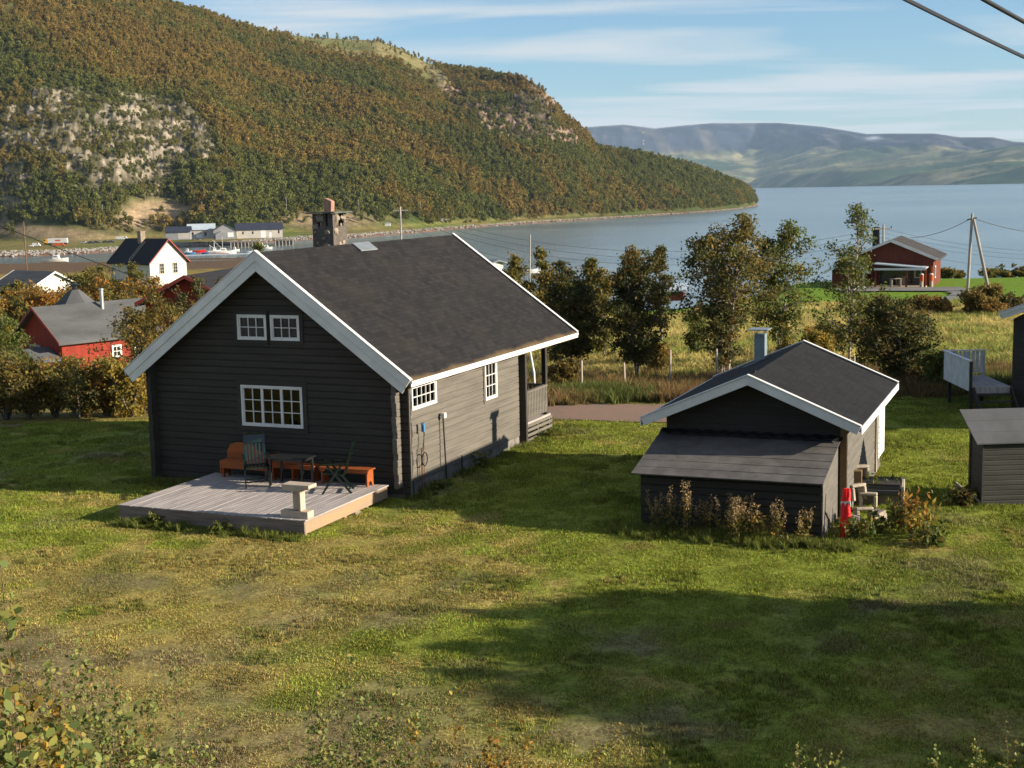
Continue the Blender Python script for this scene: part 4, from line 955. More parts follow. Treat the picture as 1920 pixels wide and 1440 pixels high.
for i in range(6):     # overlapping strips of felt
    y0, y1 = -.02 - i * .386, -.02 - (i + 1) * .386 - .03
    for j in range(4):
        xa = LX0 - .13 + j * 1.05 + (i % 2) * .0; xb = min(xa + 1.052, LX1 + .05)
        za = ZT + (y0) * k_s + .012 - .002 * j; zb_ = ZT + y1 * k_s + .012 + .006
        lr.add([(xa, y0, za), (xb, y0, za), (xb, y1, zb_), (xa, y1, zb_), (xa, y0, za - .02), (xb, y0, za - .02), (xb, y1, zb_ - .02), (xa, y1, zb_ - .02)], [(0, 1, 2, 3), (7, 6, 5, 4), (0, 4, 5, 1), (1, 5, 6, 2), (2, 6, 7, 3), (3, 7, 4, 0)])
lr.build('lean_to_roof', M_leanroof, she)
cg = MB(); n = 84; vs = []
for i in range(n + 1):
    x = LX0 - .1 + (LX1 - LX0 + .2) * i / n; w = .022 * math.sin(i * 2 * math.pi / 7)
    vs += [(x, -.012, ZT + .10 + w), (x, -.20, ZT + .035 + w), (x, -.012, ZT + .085 + w), (x, -.20, ZT + .02 + w)]
cg.add(vs, [f for i in range(n) for f in ((i * 4, i * 4 + 4, i * 4 + 5, i * 4 + 1), (i * 4 + 1, i * 4 + 5, i * 4 + 7, i * 4 + 3), (i * 4 + 2, i * 4 + 3, i * 4 + 7, i * 4 + 6))]); cg.build('corrugated_flashing', M_black, she)
dr = MB(); dr.box(.025, .075, 4.95, 6.2, .42, 1.93); do = dr.build('door', M_white, she, bevel=.006)
dr = MB(); dr.box(.0, .05, 4.80, 4.90, .1, 2.1); dr.build('door_frame', M_pine, she)
for k in range(6): dh = MB(); dh.box(.0755, .085, 5.0, 5.06, .52 + k * .14, .57 + k * .14); dh.build('hinge', M_black, do)

# rubbish heap by the lean-to
mb = MB(); sec = []; n = 10
for i in range(9):
    f = i / 8.; rad = .145 - .03 * f + .015 * math.sin(i * 2.1)
    sec.append(((.02 * math.sin(i), -.02 + .25 * f, 1.42 * f), rad))
mb.tube([s[0] for s in sec], [s[1] for s in sec], n)
rt = thing('red_sledge', 'upright bright red plastic sledge with a white strap against the lean-to', 'sledge', (6.98, 28.33, 0), -.386)
mb2 = MB()
for sx in (-1, 1): mb2.tube([(sx * .045 + .01 * math.sin(i * 2), -.02 + .25 * i / 8., .02 + 1.04 * i / 8.) for i in range(9)], [.055, .06, .062, .058, .06, .055, .052, .045, .035], 8)
mb2.bar((0, .0, .05), (0, .24, 1.05), .10, .06, up=(0, 1, 0)); mb2.build('shell', M_red, rt, smooth=True)
mb2 = MB(); mb2.bar((-.10, .13, .72), (.10, .13, .75), .04, .13, up=(0, 0, 1)); mb2.build('strap', M_white, rt)
mb2 = MB(); mb2.bar((-.55, .2, .75), (-.16, -.02, .05), .03, .02); tag(mb2.build('wooden_stick', M_twig, None, loc=(6.98, 28.33, 0), rz=-.386), 'thin brown stick leaning against the lean-to side wall', 'stick')
def ublock(loc, rz, tilt, label, s=1.):
    b = MB(); b.box(-.20 * s, .20 * s, -.12, .12, 0, .07); b.box(-.20 * s, -.12 * s, -.12, .12, .071, .34 * s); b.box(.12 * s, .20 * s, -.12, .12, .071, .34 * s)
    o = b.build('concrete_block', M_concrete, None, bevel=.02, loc=loc); o.rotation_euler = (tilt, math.pi * (s > 0), rz); tag(o, label, 'block', 'concrete blocks by the lean-to')
J = lambda px, py, z=0: Pz(px, py, z)
for (px, py, z, rz, tl, lab, s) in ((1604, 948, .66, .5, .15, 'uppermost hollow concrete block behind the red sledge', 1.1), (1628, 948, .46, -.3, .1, 'concrete block next to the dark sheet stack', 1.), (1618, 968, .36, .1, .2, 'front hollow concrete block open towards the lawn', 1.), (1600, 985, .34, 1.0, -.1, 'pale concrete block low beside the red sledge', .95), (1646, 966, .25, 2.1, .3, 'small broken concrete block at the right end of the heap', .7), (1612, 930, .9, .2, .1, 'concrete block lying on top of the heap against the shed', .9)):
    w = J(px, py, 0.15); ublock((w[0], w[1], max(.0, z)), rz, tl, lab, s)
ss = thing('sheet_stack', 'stack of dark roofing sheets with a pale end beside the shed wall', 'stack', (8.45, 31.55, 0), -.30)
for k in range(6):
    b = MB(); q = rng.uniform(-.04, .04, 2); b.box(-.75 + q[0], .62 + q[0], -.45 + q[1], .42 + q[1], .30 + k * .045, .338 + k * .045); b.build('sheet', M_greyroof if k < 5 else M_shedwall, ss)
b = MB(); b.prism([(-.4, 0), (.4, 0), (.45, .45), (.2, .62), (-.35, .5)], lambda u, v, d: (d, u, v), .63, .70); b.build('end_plate', M_concrete, ss, bevel=.01)
b = MB(); b.box(-.7, .6, -.35, .35, 0, .29); b.build('pallet', M_wharf, ss)
b = MB(); b.box(-.2, .2, -.12, .12, 0, .3); tag(b.build('crate', M_brownboard, None, loc=(7.9, 31.3, .57), rz=-.3, bevel=.01), 'small brown box on the dark sheets next to the shed', 'box')

# ------------------------------------------------------------------ small shed at the right edge
ORR = np.array([10.84, 31.04, 0]); rz2 = .03
rs_ = thing('garden_shed', 'small grey board shed with a sloping felt roof at the lawn edge', 'shed', ORR, rz2)
M_rs = mat('green_grey_board', (.052, .051, .045), .8, .25, 1.5, (.5, .5, 5), bump=.2, bscale=14, spec=.2)
mb = MB(); courses(mb, fr, -1, .03, 0, 2.7, 0, 1.42, .118, None, [], .010, seed=21); mb.build('front_wall', M_rs, rs_)
mb = MB(); mb.prism([(0.001, 0), (.85, 0), (.85, 1.93), (.001, 1.44)], sd_, -.002, .03); mb.box(-.03, .0, -.012, .09, 0, 1.46); mb.box(-.028, -.001, .78, .86, 0, 1.9); mb.build('side_wall', M_rs, rs_)
mb = MB(); mb.box(0, 2.7, .85, .88, 0, 1.9); mb.box(2.67, 2.7, .02, .85, 0, 1.45); mb.build('rear_wall', M_rs, rs_)
mb = MB()
for i in range(3):
    f0, f1 = i / 3., (i + 1) / 3. + .02; za = 1.50 + .60 * f0; zb_ = 1.50 + .60 * f1; ya = -.10 + 1.15 * f0; yb = -.10 + 1.15 * f1
    mb.prism([(ya, za + .012 * (2 - i) * 0), (yb, zb_ - .008), (yb, zb_ - .03), (ya, za - .03)], sd_, -.20, 2.85)
mb.build('roof', M_greyroof, rs_)

# ------------------------------------------------------------------ neighbour cabin with balcony at the right edge
NB = np.array([16.03, 43.5, 0]); rz3 = -.75
nb = thing('neighbour_cabin', 'dark cabin with white eave and raised balcony at the right edge', 'cabin', NB, rz3)
mb = MB(); courses(mb, fr, -1, .12, 0, 6.5, 0, 4.6, .18, (3.25, 4.3, .36), [], .012, seed=31); mb.build('gable_wall', M_dwall, nb)
mb = MB(); courses(mb, sd_, -1, .12, 0, 7, 0, 3.0, .18, None, [], .012, seed=32); mb.build('side_wall', M_dwall, nb); mb = MB(); mb.box(6.4, 6.5, 0, 7, 0, 3); mb.build('side_wall', M_dwall, nb)
gable_roof(nb, 3.25, 3.55, -.35, 7.4, 4.55, .36, .12, M_shingle2)
barge(nb, 3.25, 3.56, -.39, -.355, 4.55, .36, .22, M_white, split=True)
bl = thing('balcony', 'raised white railed balcony with wooden steps beside the dark neighbour cabin', 'balcony', NB, -.03)
mb = MB(); mb.box(-1.35, -.02, -.05, 2.75, .82, .90); mb.box(-1.35, -.02, -.08, -.052, .70, .90); mb.build('floor', M_deck, bl)
M_rail = mat('grey_white_board', (.64, .64, .62), .7, .15, 3)
mb = MB(); y = -.05
while y < 2.7: mb.box(-1.385, -1.355, y, y + .13, .78, 1.74); y += .134
mb.build('side_panel', M_rail, bl)
mb = MB(); x = -1.33
while x < -.05: mb.box(x, x + .10, 2.72, 2.745, 1.02, 1.72); x += .145
mb.box(-1.35, 0, 2.69, 2.715, 1.0, 1.06)
for x in (-1.34, -.7, -.1): mb.box(x, x + .07, 2.64, 2.69, .9, 1.72)
mb.build('rear_railing', M_rail, bl)
mb = MB(); mb.box(-1.43, -1.30, -.08, 2.8, 1.742, 1.78); mb.box(-1.29, 0, 2.66, 2.79, 1.742, 1.78); mb.build('handrail', M_white, bl)
mb = MB(); mb.box(-1.37, -1.28, -.10, -.052, .4, 1.74); mb.build('post', M_dwall, bl)
for x, y in ((-1.28, .1), (-1.28, 2.5), (-.2, 2.5)): mb = MB(); mb.box(x, x + .09, y, y + .09, -.3, .82); mb.build('post', M_dwall, bl)
mb = MB()
for s_ in (-1.25, -.06): mb.bar((s_, -.10, .86), (s_ + .0, -1.1, .0), .05, .20)
for k in range(4): mb.box(-1.22, -.09, -.34 - k * .24, -.12 - k * .24, .66 - k * .19, .69 - k * .19)
mb.build('steps', M_dwall, bl)

# ------------------------------------------------------------------ fence behind the lawn
k = 0
fps = [(1003, 702, 655, 'white'), (1090, 708, 676, ''), (1172, 710, 680, ''), (1256, 708, 656, ''), (1345, 699, 654, ''), (1600, 700, 668, ''), (1682, 700, 672, '')]
for (px, pyb, pyt, c) in fps:
    l = at(px, 50.5 if c else 51 + k * .5); h_ = max(.9, hgt(l, pyt)); k += 1
    mb = MB(); mb.tube([(0, 0, -.3), (.02 * (-1) ** k, 0, h_ * .5), (-.16 if c else .03 * (-1) ** k, 0, h_)], [.05, .047, .04], 7)
    lab = {1003: 'leaning white post seen through the cabin porch', 1090: 'fence post under the dark trees next to the porch', 1172: 'fence post at the foot of the round dark tree', 1256: 'tall grey fence post in the open gap between trees', 1345: 'grey fence post left of the pale birch trunks', 1600: 'short fence post behind the shed ridge', 1682: 'fence post beside the dark bush behind the shed'}[px]
    o = mb.build('fence_post', M_white if c else M_post, None, smooth=True, loc=l); tag(o, lab, 'post', 'fence posts behind the lawn')

# paths and roads
def strip(name, cl, w, m, dz=.02, seg=2, na=5):
    cl = np.array(cl, float); d = np.r_[0, np.cumsum(np.hypot(*np.diff(cl, axis=0).T))]; s = np.arange(0, d[-1], seg); x = np.interp(s, d, cl[:, 0]); y = np.interp(s, d, cl[:, 1])
    for _ in range(3): x[1:-1] = (x[:-2] + x[1:-1] * 2 + x[2:]) / 4; y[1:-1] = (y[:-2] + y[1:-1] * 2 + y[2:]) / 4
    tx, ty = np.gradient(x), np.gradient(y); L = np.hypot(tx, ty); nx_, ny_ = -ty / L, tx / L; V = []
    for i in range(len(s)):
        for k in range(na):
            f = -1 + 2 * k / (na - 1); ww = w / 2 * (1 + (.35 * (vn(np.array([s[i] * .5]), np.array([k * 3.]), 4)[0] - .5) if abs(f) == 1 else 0)); a, b = x[i] + nx_[i] * f * ww, y[i] + ny_[i] * f * ww
            V.append((a, b, Tz(a, b) + dz))
    F = [(i * na + k, i * na + k + 1, (i + 1) * na + k + 1, (i + 1) * na + k) for i in range(len(s) - 1) for k in range(na - 1)]
    mb = MB(); mb.add(V, F); return structure(mb.build(name, m, smooth=True))
M_path = mat('reddish_gravel', (.25, .145, .105), .95, .3, 1.2, col2=(.20, .14, .10), bump=.5, bscale=40)
M_road = mat('grey_gravel_road', (.17, .16, .15), .95, .2, .4)
strip('gravel_path', [(-1.2, 46.6), (1.5, 46.0), (5, 45.0), (8.2, 44.2)], 3.6, M_path, .03, .35)
strip('gravel_road', [(4, 98.2), (12, 98.6), (20, 99.6), (27, 101), (33, 104), (37, 110), (38, 116)], 2.4, M_road, .12, 1.5)
strip('gravel_yard', [(28.5, 119), (34, 118.5), (40, 118)], 5.0, M_road, .12, 1.2)
strip('parking_area', [(-92, 330), (-74, 405), (-66, 430)], 26, M_road, .7, 6)
strip('gravel_road', [(-32, 47.2), (-24, 47.4), (-17, 46.6)], .9, M_path, .03, .5)

# ------------------------------------------------------------------ trees and bushes behind the lawn
def T_(name, label, cat, px, Y, pytop, rad, seed, palette, group='birches behind the lawn', **k):
    l = at(px, Y); h_ = hgt(l, pytop) * 1.0; return plant(name, label, cat, l, h_, rad, seed, palette, group=group, **k)
T_('birch_tree', 'big bushy birch with russet crown and pale lower trunks', 'tree', 1362, 56, 404, 1.95, 11, 'rusty', z0=.38, nl=66, stems=3, per=42, leaf=.095, spread=.55, bark=M_pbark, tr=.10)
T_('birch_tree', 'second trunk clump with a low dark crown at the foot of the russet birch', 'tree', 1352, 54.5, 560, .85, 12, 'dark', z0=.25, nl=26, stems=2, per=40, leaf=.085, bark=M_pbark)
T_('birch_tree', 'olive green birch right of the russet one with a drooping crown', 'tree', 1462, 62, 412, 1.55, 13, 'green', z0=.16, nl=62, stems=2, per=32, leaf=.10, spread=.3, bark=M_pbark)
T_('birch_tree', 'tall slender sparse birch in front of the red fjord house', 'tree', 1592, 58, 378, 1.35, 14, 'green', z0=.14, nl=52, stems=2, per=26, leaf=.085, spread=.35, elev=(25, 65), bark=M_pbark)
T_('dark_bush', 'broad dark green bush behind the right end of the shed roof', 'bush', 1690, 50.5, 556, 1.45, 15, 'dark', z0=.06, nl=60, stems=5, per=44, leaf=.09, spread=.6)
T_('willow_tree', 'dark many stemmed tree beside the cabin porch', 'tree', 1082, 58, 486, 1.25, 16, 'dark', z0=.20, nl=60, stems=4, per=36, leaf=.095, spread=.55)
T_('willow_tree', 'round dark brownish tree in front of the fence', 'tree', 1196, 56, 468, 1.35, 17, 'dark', z0=.18, nl=64, stems=4, per=36, leaf=.095, spread=.45)
T_('birch_tree', 'thin orange topped birch rising behind the round dark tree', 'tree', 1188, 63, 458, .75, 18, 'rust', z0=.3, nl=28, per=36, leaf=.09)
T_('birch_tree', 'small dark slim birch standing by the water', 'tree', 1240, 76, 456, .85, 19, 'dark', z0=.2, nl=30, per=36, leaf=.11)
T_('birch_tree', 'olive birch just behind the rear corner of the cabin roof', 'tree', 1020, 68, 462, 1.0, 20, 'olive', z0=.2, nl=34, stems=2, per=40, leaf=.11)
T_('birch_tree', 'low olive birch showing above the cabin roof slope', 'tree', 965, 74, 476, 1.3, 21, 'olive', z0=.2, nl=34, stems=3, per=40, leaf=.12)
T_('birch_tree', 'reddish birch between the porch tree and the roof', 'tree', 1050, 64, 500, 1.1, 22, 'rust', z0=.1, nl=34, stems=3, per=40, leaf=.10)
T_('birch_tree', 'yellowish birch in the row left of the round dark tree', 'tree', 1132, 66, 498, 1.05, 23, 'olive', z0=.1, nl=34, stems=3, per=40, leaf=.10)
T_('birch_tree', 'feathery tall birch top behind the porch trees', 'tree', 1105, 72, 480, .9, 24, 'olive', z0=.2, nl=30, per=36, leaf=.11)
T_('birch_tree', 'faint far birch directly above the roof ridge end', 'tree', 908, 82, 478, 1.0, 25, 'olive', z0=.2, nl=26, stems=2, per=34, leaf=.12)
G2 = 'bushes on the meadow'
for (px, Y, top, rad, sd0, pl, lab) in ((1306, 68, 566, .62, 31, 'green', 'small green bush alone in the meadow gap'), (1727, 92, 556, 1.1, 32, 'rust', 'dark bush at the left end of the gravel yard row'), (1762, 90, 560, .9, 33, 'orange', 'yellowish bush in the row before the gravel yard'),
      (1832, 89, 538, 1.4, 34, 'rust', 'large russet bush at the foot of the forked pole'), (1900, 90, 566, 1.3, 35, 'dark', 'dark bush at the right edge in front of the green field'), (1868, 88, 575, .8, 36, 'orange', 'low orange bush right of the forked pole'),
      (1560, 64, 600, .8, 37, 'olive', 'low olive bush between shed ridge and slender birch'), (1530, 60, 612, .7, 38, 'yellow', 'yellowish weed bush behind the shed ridge'), (1640, 56, 590, .9, 39, 'olive', 'olive bush joining the slender birch and the dark bush'),
      (1230, 58, 628, .6, 40, 'rust', 'rusty undergrowth bush right of the round dark tree'), (1060, 53, 668, .5, 41, 'rust', 'rusty low bush at the fence beside the porch'), (1760, 49, 655, .8, 42, 'green', 'green bush left of the white balcony'), (1480, 58, 636, .55, 43, 'yellow', 'pale low bush under the olive birch')):
    T_('meadow_bush', lab, 'bush', px, Y, top, rad, sd0, pl, G2, z0=.03, nl=30, stems=4, per=34, leaf=.085 if Y < 80 else .14, spread=.7)
# shoreline scrub at the edge of the green field (right)
for i, (px, top, rad) in enumerate(((1778, 505, 1.0), (1800, 508, .8), (1858, 506, 1.2), (1890, 509, 1.0), (1918, 508, 1.1))):
    T_('shore_bush', ['low scrub bush on the shore edge right beside the red house', 'second low scrub bush on the far field edge', 'scrub bush on the field edge just right of the forked pole', 'low far scrub bush near the right edge', 'far scrub bush cut by the right edge'][i], 'bush', px, 139, top, rad, 60 + i, 'olive', 'scrub along the field edge', z0=.05, nl=14, stems=3, per=26, leaf=.2, spread=.7)

# left side: autumn bushes around the cottages
GL = 'autumn bushes on the left'
LB = [(12, 49, 664, 1.2, 'rusty', 'pale yellow bush at the left edge of the lawn'), (58, 49, 676, 1.1, 'rust', 'brown bush in front of the red cottage annex'), (105, 49.5, 672, 1.1, 'yellow', 'yellow leaved bush below the cottage annex'),
      (150, 49, 678, 1.15, 'rusty', 'tall yellow bush in front of the bright red wall'), (200, 49.5, 668, 1.1, 'orange', 'orange brown bush below the red cottage windows'), (245, 49, 664, .9, 'yellow', 'yellow bush nearest the cabin bargeboard'),
      (285, 54, 560, 1.5, 'rust', 'tall rusty tree between red cottage and cabin roof'), (330, 60, 545, 1.6, 'olive', 'olive tree over the second red cottage'), (372, 64, 520, 1.3, 'dark', 'dark tree top beside the second red cottage gable'),
      (408, 66, 512, .9, 'dark', 'small dark treetop above the cabin bargeboard'), (262, 62, 592, 1.2, 'olive', 'green bush at the right gable of the red cottage'), (30, 100, 545, 3.0, 'orange', 'big orange bush left behind the red cottage'),
      (75, 104, 540, 2.6, 'orange', 'orange bush between red cottage and white cottage'), (10, 98, 565, 2.2, 'olive', 'olive bush at the far left edge'), (48, 110, 524, 2.0, 'olive', 'green bush before the small white cottage'), (108, 108, 560, 1.6, 'dark', 'dark green bush behind the steel stovepipe'),
      (140, 130, 505, 2.6, 'olive', 'olive bush behind the pointed black hut'), (175, 128, 520, 2.4, 'orange', 'orange bush right behind the black hut'), (212, 132, 498, 3.0, 'olive', 'green gold bush in front of the white house'),
      (255, 128, 520, 2.8, 'orange', 'glowing orange bush at the foot of the white house'), (292, 124, 534, 2.0, 'orange', 'low orange bush right of the white house corner'), (232, 112, 540, 2.2, 'rust', 'rusty bush left of the second red cottage'), (196, 110, 548, 2.0, 'olive', 'olive bush over the red cottage ridge end'),
      (508, 44.5, 442, .0, 'x', ''), (20, 58, 610, 1.2, 'green', 'green bush left of the red cottage gable'), (2, 62, 585, 1.2, 'green', 'dark green bush at the left picture edge'), (272, 50, 676, .8, 'orange', 'low orange bush under the cabin bargeboard tip')]
for i, (px, Y, top, rad, pl, lab) in enumerate(LB):
    if not lab: continue
    T_('autumn_bush', lab, 'bush', px, Y, top, rad, 100 + i, pl, GL, z0=.04 if Y < 60 else .08, nl=44 if Y < 60 else 30, stems=6 if Y < 53 else 4, per=22 if Y < 53 else 32, leaf=.085 if Y < 70 else .17, spread=.75, elev=(35, 75) if Y < 53 else (15, 60))
for i, (px, Y, h_, rad, pl) in enumerate(((-70, 50, 2.2, 1.3, 'rusty'), (-150, 51, 2.0, 1.2, 'yellow'), (-230, 50, 2.4, 1.3, 'orange'), (-60, 96, 5, 2.6, 'olive'), (-160, 100, 5, 2.8, 'orange'))):
    l = at(px, Y); plant('autumn_bush', ['bush just beyond the left edge of the lawn', 'yellow bush second beyond the left edge', 'orange bush third beyond the left edge', 'tall olive bush left of the cottages', 'tall orange bush farthest left of the cottages'][i], 'bush', l, h_, rad, 160 + i, pl, z0=.05, nl=30, stems=4, per=26, leaf=.12, spread=.7, group=GL)
T_('birch_tree', 'birch sapling top rising just behind the cabin ridge', 'tree', 505, 52, 448, .55, 140, 'green', z0=.35, nl=26, stems=2, per=22, leaf=.09)

# ------------------------------------------------------------------ weeds by the buildings
M_seed = attr_mat('dry_seed_head', 'lc', trans=.3, rough=.9, spec=.05)
def weed(label, loc, h, seed, brown=True, n=7, group='weeds by the lean-to', leafpal='olive', spread=.22, name='weed_plant', ls=.035):
    r = np.random.default_rng(seed); e = thing(name, label, 'weed', loc, 0, group); s = MB(); V = []; Fc = []; P_ = []; L_ = []
    for i in range(n):
        a = r.uniform(0, 6.28); q = r.uniform(.1, 1) * spread; hh = h * r.uniform(.6, 1.05); b0 = np.array([math.cos(a), math.sin(a), 0]) * q
        tp2 = b0 * 1.7 + np.array([r.normal() * .04, r.normal() * .04, hh]); s.tube([b0 + [0, 0, -.03], (b0 + tp2) / 2 + r.normal(size=3) * .02, tp2], [.006, .005, .002], 3, cap=False)
        for f in r.uniform(.1, .72 if brown else 1., 16): L_.append(b0 + (tp2 - b0) * f + r.normal(size=3) * [.045, .045, .02])
        if brown:
            for f in r.uniform(.66, 1.02, 46): P_.append(b0 + (tp2 - b0) * f + r.normal(size=3) * [.035, .035, .015] * (1.2 - .5 * f))
    s.build('stem', M_twig, e)
    L_ = np.array(L_); V, F, c = leafquads(r, L_, np.full(len(L_), ls * 1.6), pal(r, leafpal, len(L_)), aspect=1.9); npmesh('leaves', V, F, M_leaf, c, parent=e)
    if brown:
        P_ = np.array(P_); V, F, c = leafquads(r, P_, np.full(len(P_), .032), np.array([.34, .245, .12]) * r.uniform(.5, 1.3, (len(P_), 1)), aspect=1.2); npmesh('seed_sprays', V, F, M_seed, c, parent=e)
    return e
def sloc(x, y, z=0): return SHED_O + SAX * x + SAY * y + np.array([0, 0, z])
wl_ = [(-3.75, .75, 'thin brown weed at the left corner of the lean-to'), (-3.35, .85, 'tall brown fireweed left of the middle clump'), (-3.0, 1.0, 'tallest brown fireweed before the lean-to wall'), (-2.65, .7, 'leafy weed between the tall fireweed and the big tuft'),
       (-2.15, .85, 'wide pale brown tuft before the lean-to wall'), (-1.95, .8, 'dense brown plume of the big tuft'), (-1.75, .75, 'right half of the big brown tuft'), (-1.35, .5, 'short green weed with white specks before the lean-to'), (-1.05, .8, 'single tall plume near the right end of the lean-to'), (-.55, .6, 'thin weed at the right corner of the lean-to')]
for i, (x, h_, lab) in enumerate(wl_): weed(lab, sloc(x, -2.42 - .12 * (i % 3)), h_ * 1.25, 200 + i, i != 7, 11 if 4 <= i <= 6 else 7, spread=.2 if 4 <= i <= 6 else .12)
for i, (x, y, h_, lab, br) in enumerate(((.45, -1.9, .55, 'green weed at the foot of the red sledge', False), (.75, -1.3, .5, 'leafy weed among the concrete blocks', False), (1.5, -.9, .95, 'orange leaved young bush beside the rubbish heap', False), (1.75, -1.35, .8, 'yellowing weed right of the rubbish heap', False), (1.2, -.6, .7, 'green weed in front of the dark sheets', False), (.45, 1.6, .75, 'dark leafy bush against the shed side wall', False), (.75, 1.9, .6, 'leafy plant behind the dark sheet stack', False), (1.95, -1.9, .5, 'small green weed on the lawn right of the heap', False))):
    weed(lab, sloc(x, y), h_, 230 + i, br, 14, 'weeds round the rubbish heap', 'orange' if i in (2,) else ('yellow' if i == 3 else 'green'), .25, ls=.05)
for i, (x, y, lab) in enumerate(((10.5, 31.3, 'dark spiky plant by the small grey shed'), (10.3, 31.0, 'small spiky weed left of the small grey shed'))): weed(lab, (x, y, 0), .45, 250 + i, False, 12, 'weeds by the small grey shed', 'dark', .25, ls=.05)
mb = MB()
for k in range(4): mb.tube([(-.3 + .05 * k, .1 * k, .55 - .1 * k), (.0, .05 * k, .3), (.35, -.1 + .05 * k, .0)], [.02, .03, .025], 6)
tag(mb.build('branch_pile', M_pbark, None, loc=(10.55, 31.15, 0)), 'few cut branches leaning at the corner of the small grey shed', 'branches')
for i, (x, y, lab) in enumerate(((-5.7, -.3, 'leafy weed at the rear left corner of the terrace'), (-5.5, -1.0, 'low green weed along the left terrace edge'), (-4.3, -4.25, 'grass weed under the terrace front beam'), (-2.4, -4.3, 'green weed at the middle of the terrace front'), (.35, 1.2, 'green weed below the garden tap'), (.3, 4.0, 'small bush at the cabin foundation'), (.35, 8.9, 'tuft at the porch lattice'))):
    weed(lab, dloc(x, y, 0), .30 if i != 5 else .45, 260 + i, False, 9, 'weeds round the log cabin', 'green', .16, ls=.045)

# ------------------------------------------------------------------ foreground shrubs on the bank below the viewer
def shrub(label, px, pytop, Y, seed, n, palette, leaf, spread=.35, tone=None, dens=26, x=None, group='young shrubs on the bank', name='sapling', branch=True):
    r = np.random.default_rng(seed); w = P(px, pytop, Y); b0 = np.array([w[0], Y, Tz(w[0], Y)]); h = w[2] - b0[2]
    e = thing(name, label, 'shrub', b0, 0, group); s = MB(); L_ = []; A_ = []
    for i in range(n):
        hh = h * (1 if i == 0 else r.uniform(.45, .97)); a = r.uniform(0, 6.28); off = np.array([math.cos(a), math.sin(a), 0]) * spread * (r.uniform(.2, 1.) if i else 0)
        st = np.array([0, 0, 0]) + off * .35; pth = [st + np.array([0, 0, -.05])]
        for f in (.25, .5, .75, 1.): pth.append(st + off * f * 1.0 + np.array([math.sin(f * 4 + i) * .03, math.cos(f * 5 + i) * .03, hh * f]))
        s.tube(pth, [.006, .005, .004, .003, .0015], 4, cap=False); pth = np.array(pth)
        for q in range(int(dens * 2.2)):
            f = r.uniform(.12, 1.0) ** .8; p = np.array([np.interp(f, [0, .25, .5, .75, 1], pth[:, c]) for c in range(3)]); thick = (1.05 - f) * .30 + .03
            if branch and q % 3 == 0 and f < .9:
                d = rvec(r, 1)[0]; d[2] = abs(d[2]) * .8 + .2; e2 = p + d * thick * 1.2; s.tube([p, e2], [.003, .001], 3, cap=False)
                for g in r.uniform(.2, 1.15, 8): L_.append(p + (e2 - p) * g + r.normal(size=3) * leaf * .35)
            else: L_.append(p + r.normal(size=3) * leaf * .6)
    s.build('stem', M_twig, e); L_ = np.array(L_); nL = len(L_); col = pal(r, palette, nL)
    a = rvec(r, nL); b = np.cross(a, rvec(r, nL)); b /= np.linalg.norm(b, axis=1)[:, None]; sz_ = (leaf * r.uniform(.6, 1.2, nL))[:, None] * .5; nrm = np.cross(a, b)
    ang = np.array([(1, 0), (.55, .52), (-.35, .58), (-.95, .12), (-.95, -.12), (-.35, -.58), (.55, -.52)]); V = np.stack([L_ + a * sz_ * u + b * sz_ * v + nrm * sz_ * .25 * abs(v) for u, v in ang], 1).reshape(-1, 3)
    npmesh('leaves', V, np.arange(nL * 7).reshape(nL, 7), M_leaf, np.repeat(col, 7, 0), parent=e); return e
FG = [(655, 1182, 12, 7, 'sprout', .040, .45, 34, 'slim leafy shoot standing tallest at the bottom middle'), (748, 1205, 12.2, 7, 'sprout', .040, .4, 32, 'second green shoot right of the tallest one'), (600, 1325, 11.5, 8, 'sprout', .040, .55, 30, 'low green shrub left of the two tall shoots'), (700, 1300, 11.5, 10, 'sprout', .042, .55, 32, 'dense low shrub between the two tall shoots'),
      (850, 1300, 11.5, 6, 'yellow', .042, .35, 22, 'yellow tipped sapling right of the green shoots'), (935, 1360, 11, 8, 'orange', .046, .4, 26, 'orange leaved low sapling at the bottom edge'), (978, 1315, 11.2, 5, 'yellow', .042, .35, 24, 'thin sapling with a yellow tip on the right of the group'), (1158, 1345, 11, 2, 'yellow', .038, .3, 12, 'bare thin twig with few leaves'), (1120, 1385, 11, 2, 'yellow', .038, .3, 12, 'tiny twig beside the bare thin one'),
      (540, 1390, 11, 7, 'sprout', .040, .5, 24, 'low green sprout left of the bottom middle group'), (1540, 1400, 11, 5, 'sprout', .036, .4, 20, 'low sprout at the bottom edge right of the middle'), (1890, 1350, 11.5, 6, 'sprout', .038, .4, 24, 'leafy shoot in the bottom right corner'), (1760, 1395, 11, 5, 'sprout', .036, .4, 20, 'low shoot left of the corner shoot'), (1250, 1412, 11, 5, 'sprout', .036, .4, 20, 'low leafy sprout at the bottom edge')]
for i, (px, top, Y, n, pl, lf, sp_, dn, lab) in enumerate(FG): shrub(lab, px, top, Y, 400 + i, n, pl, lf, sp_, dens=dn)
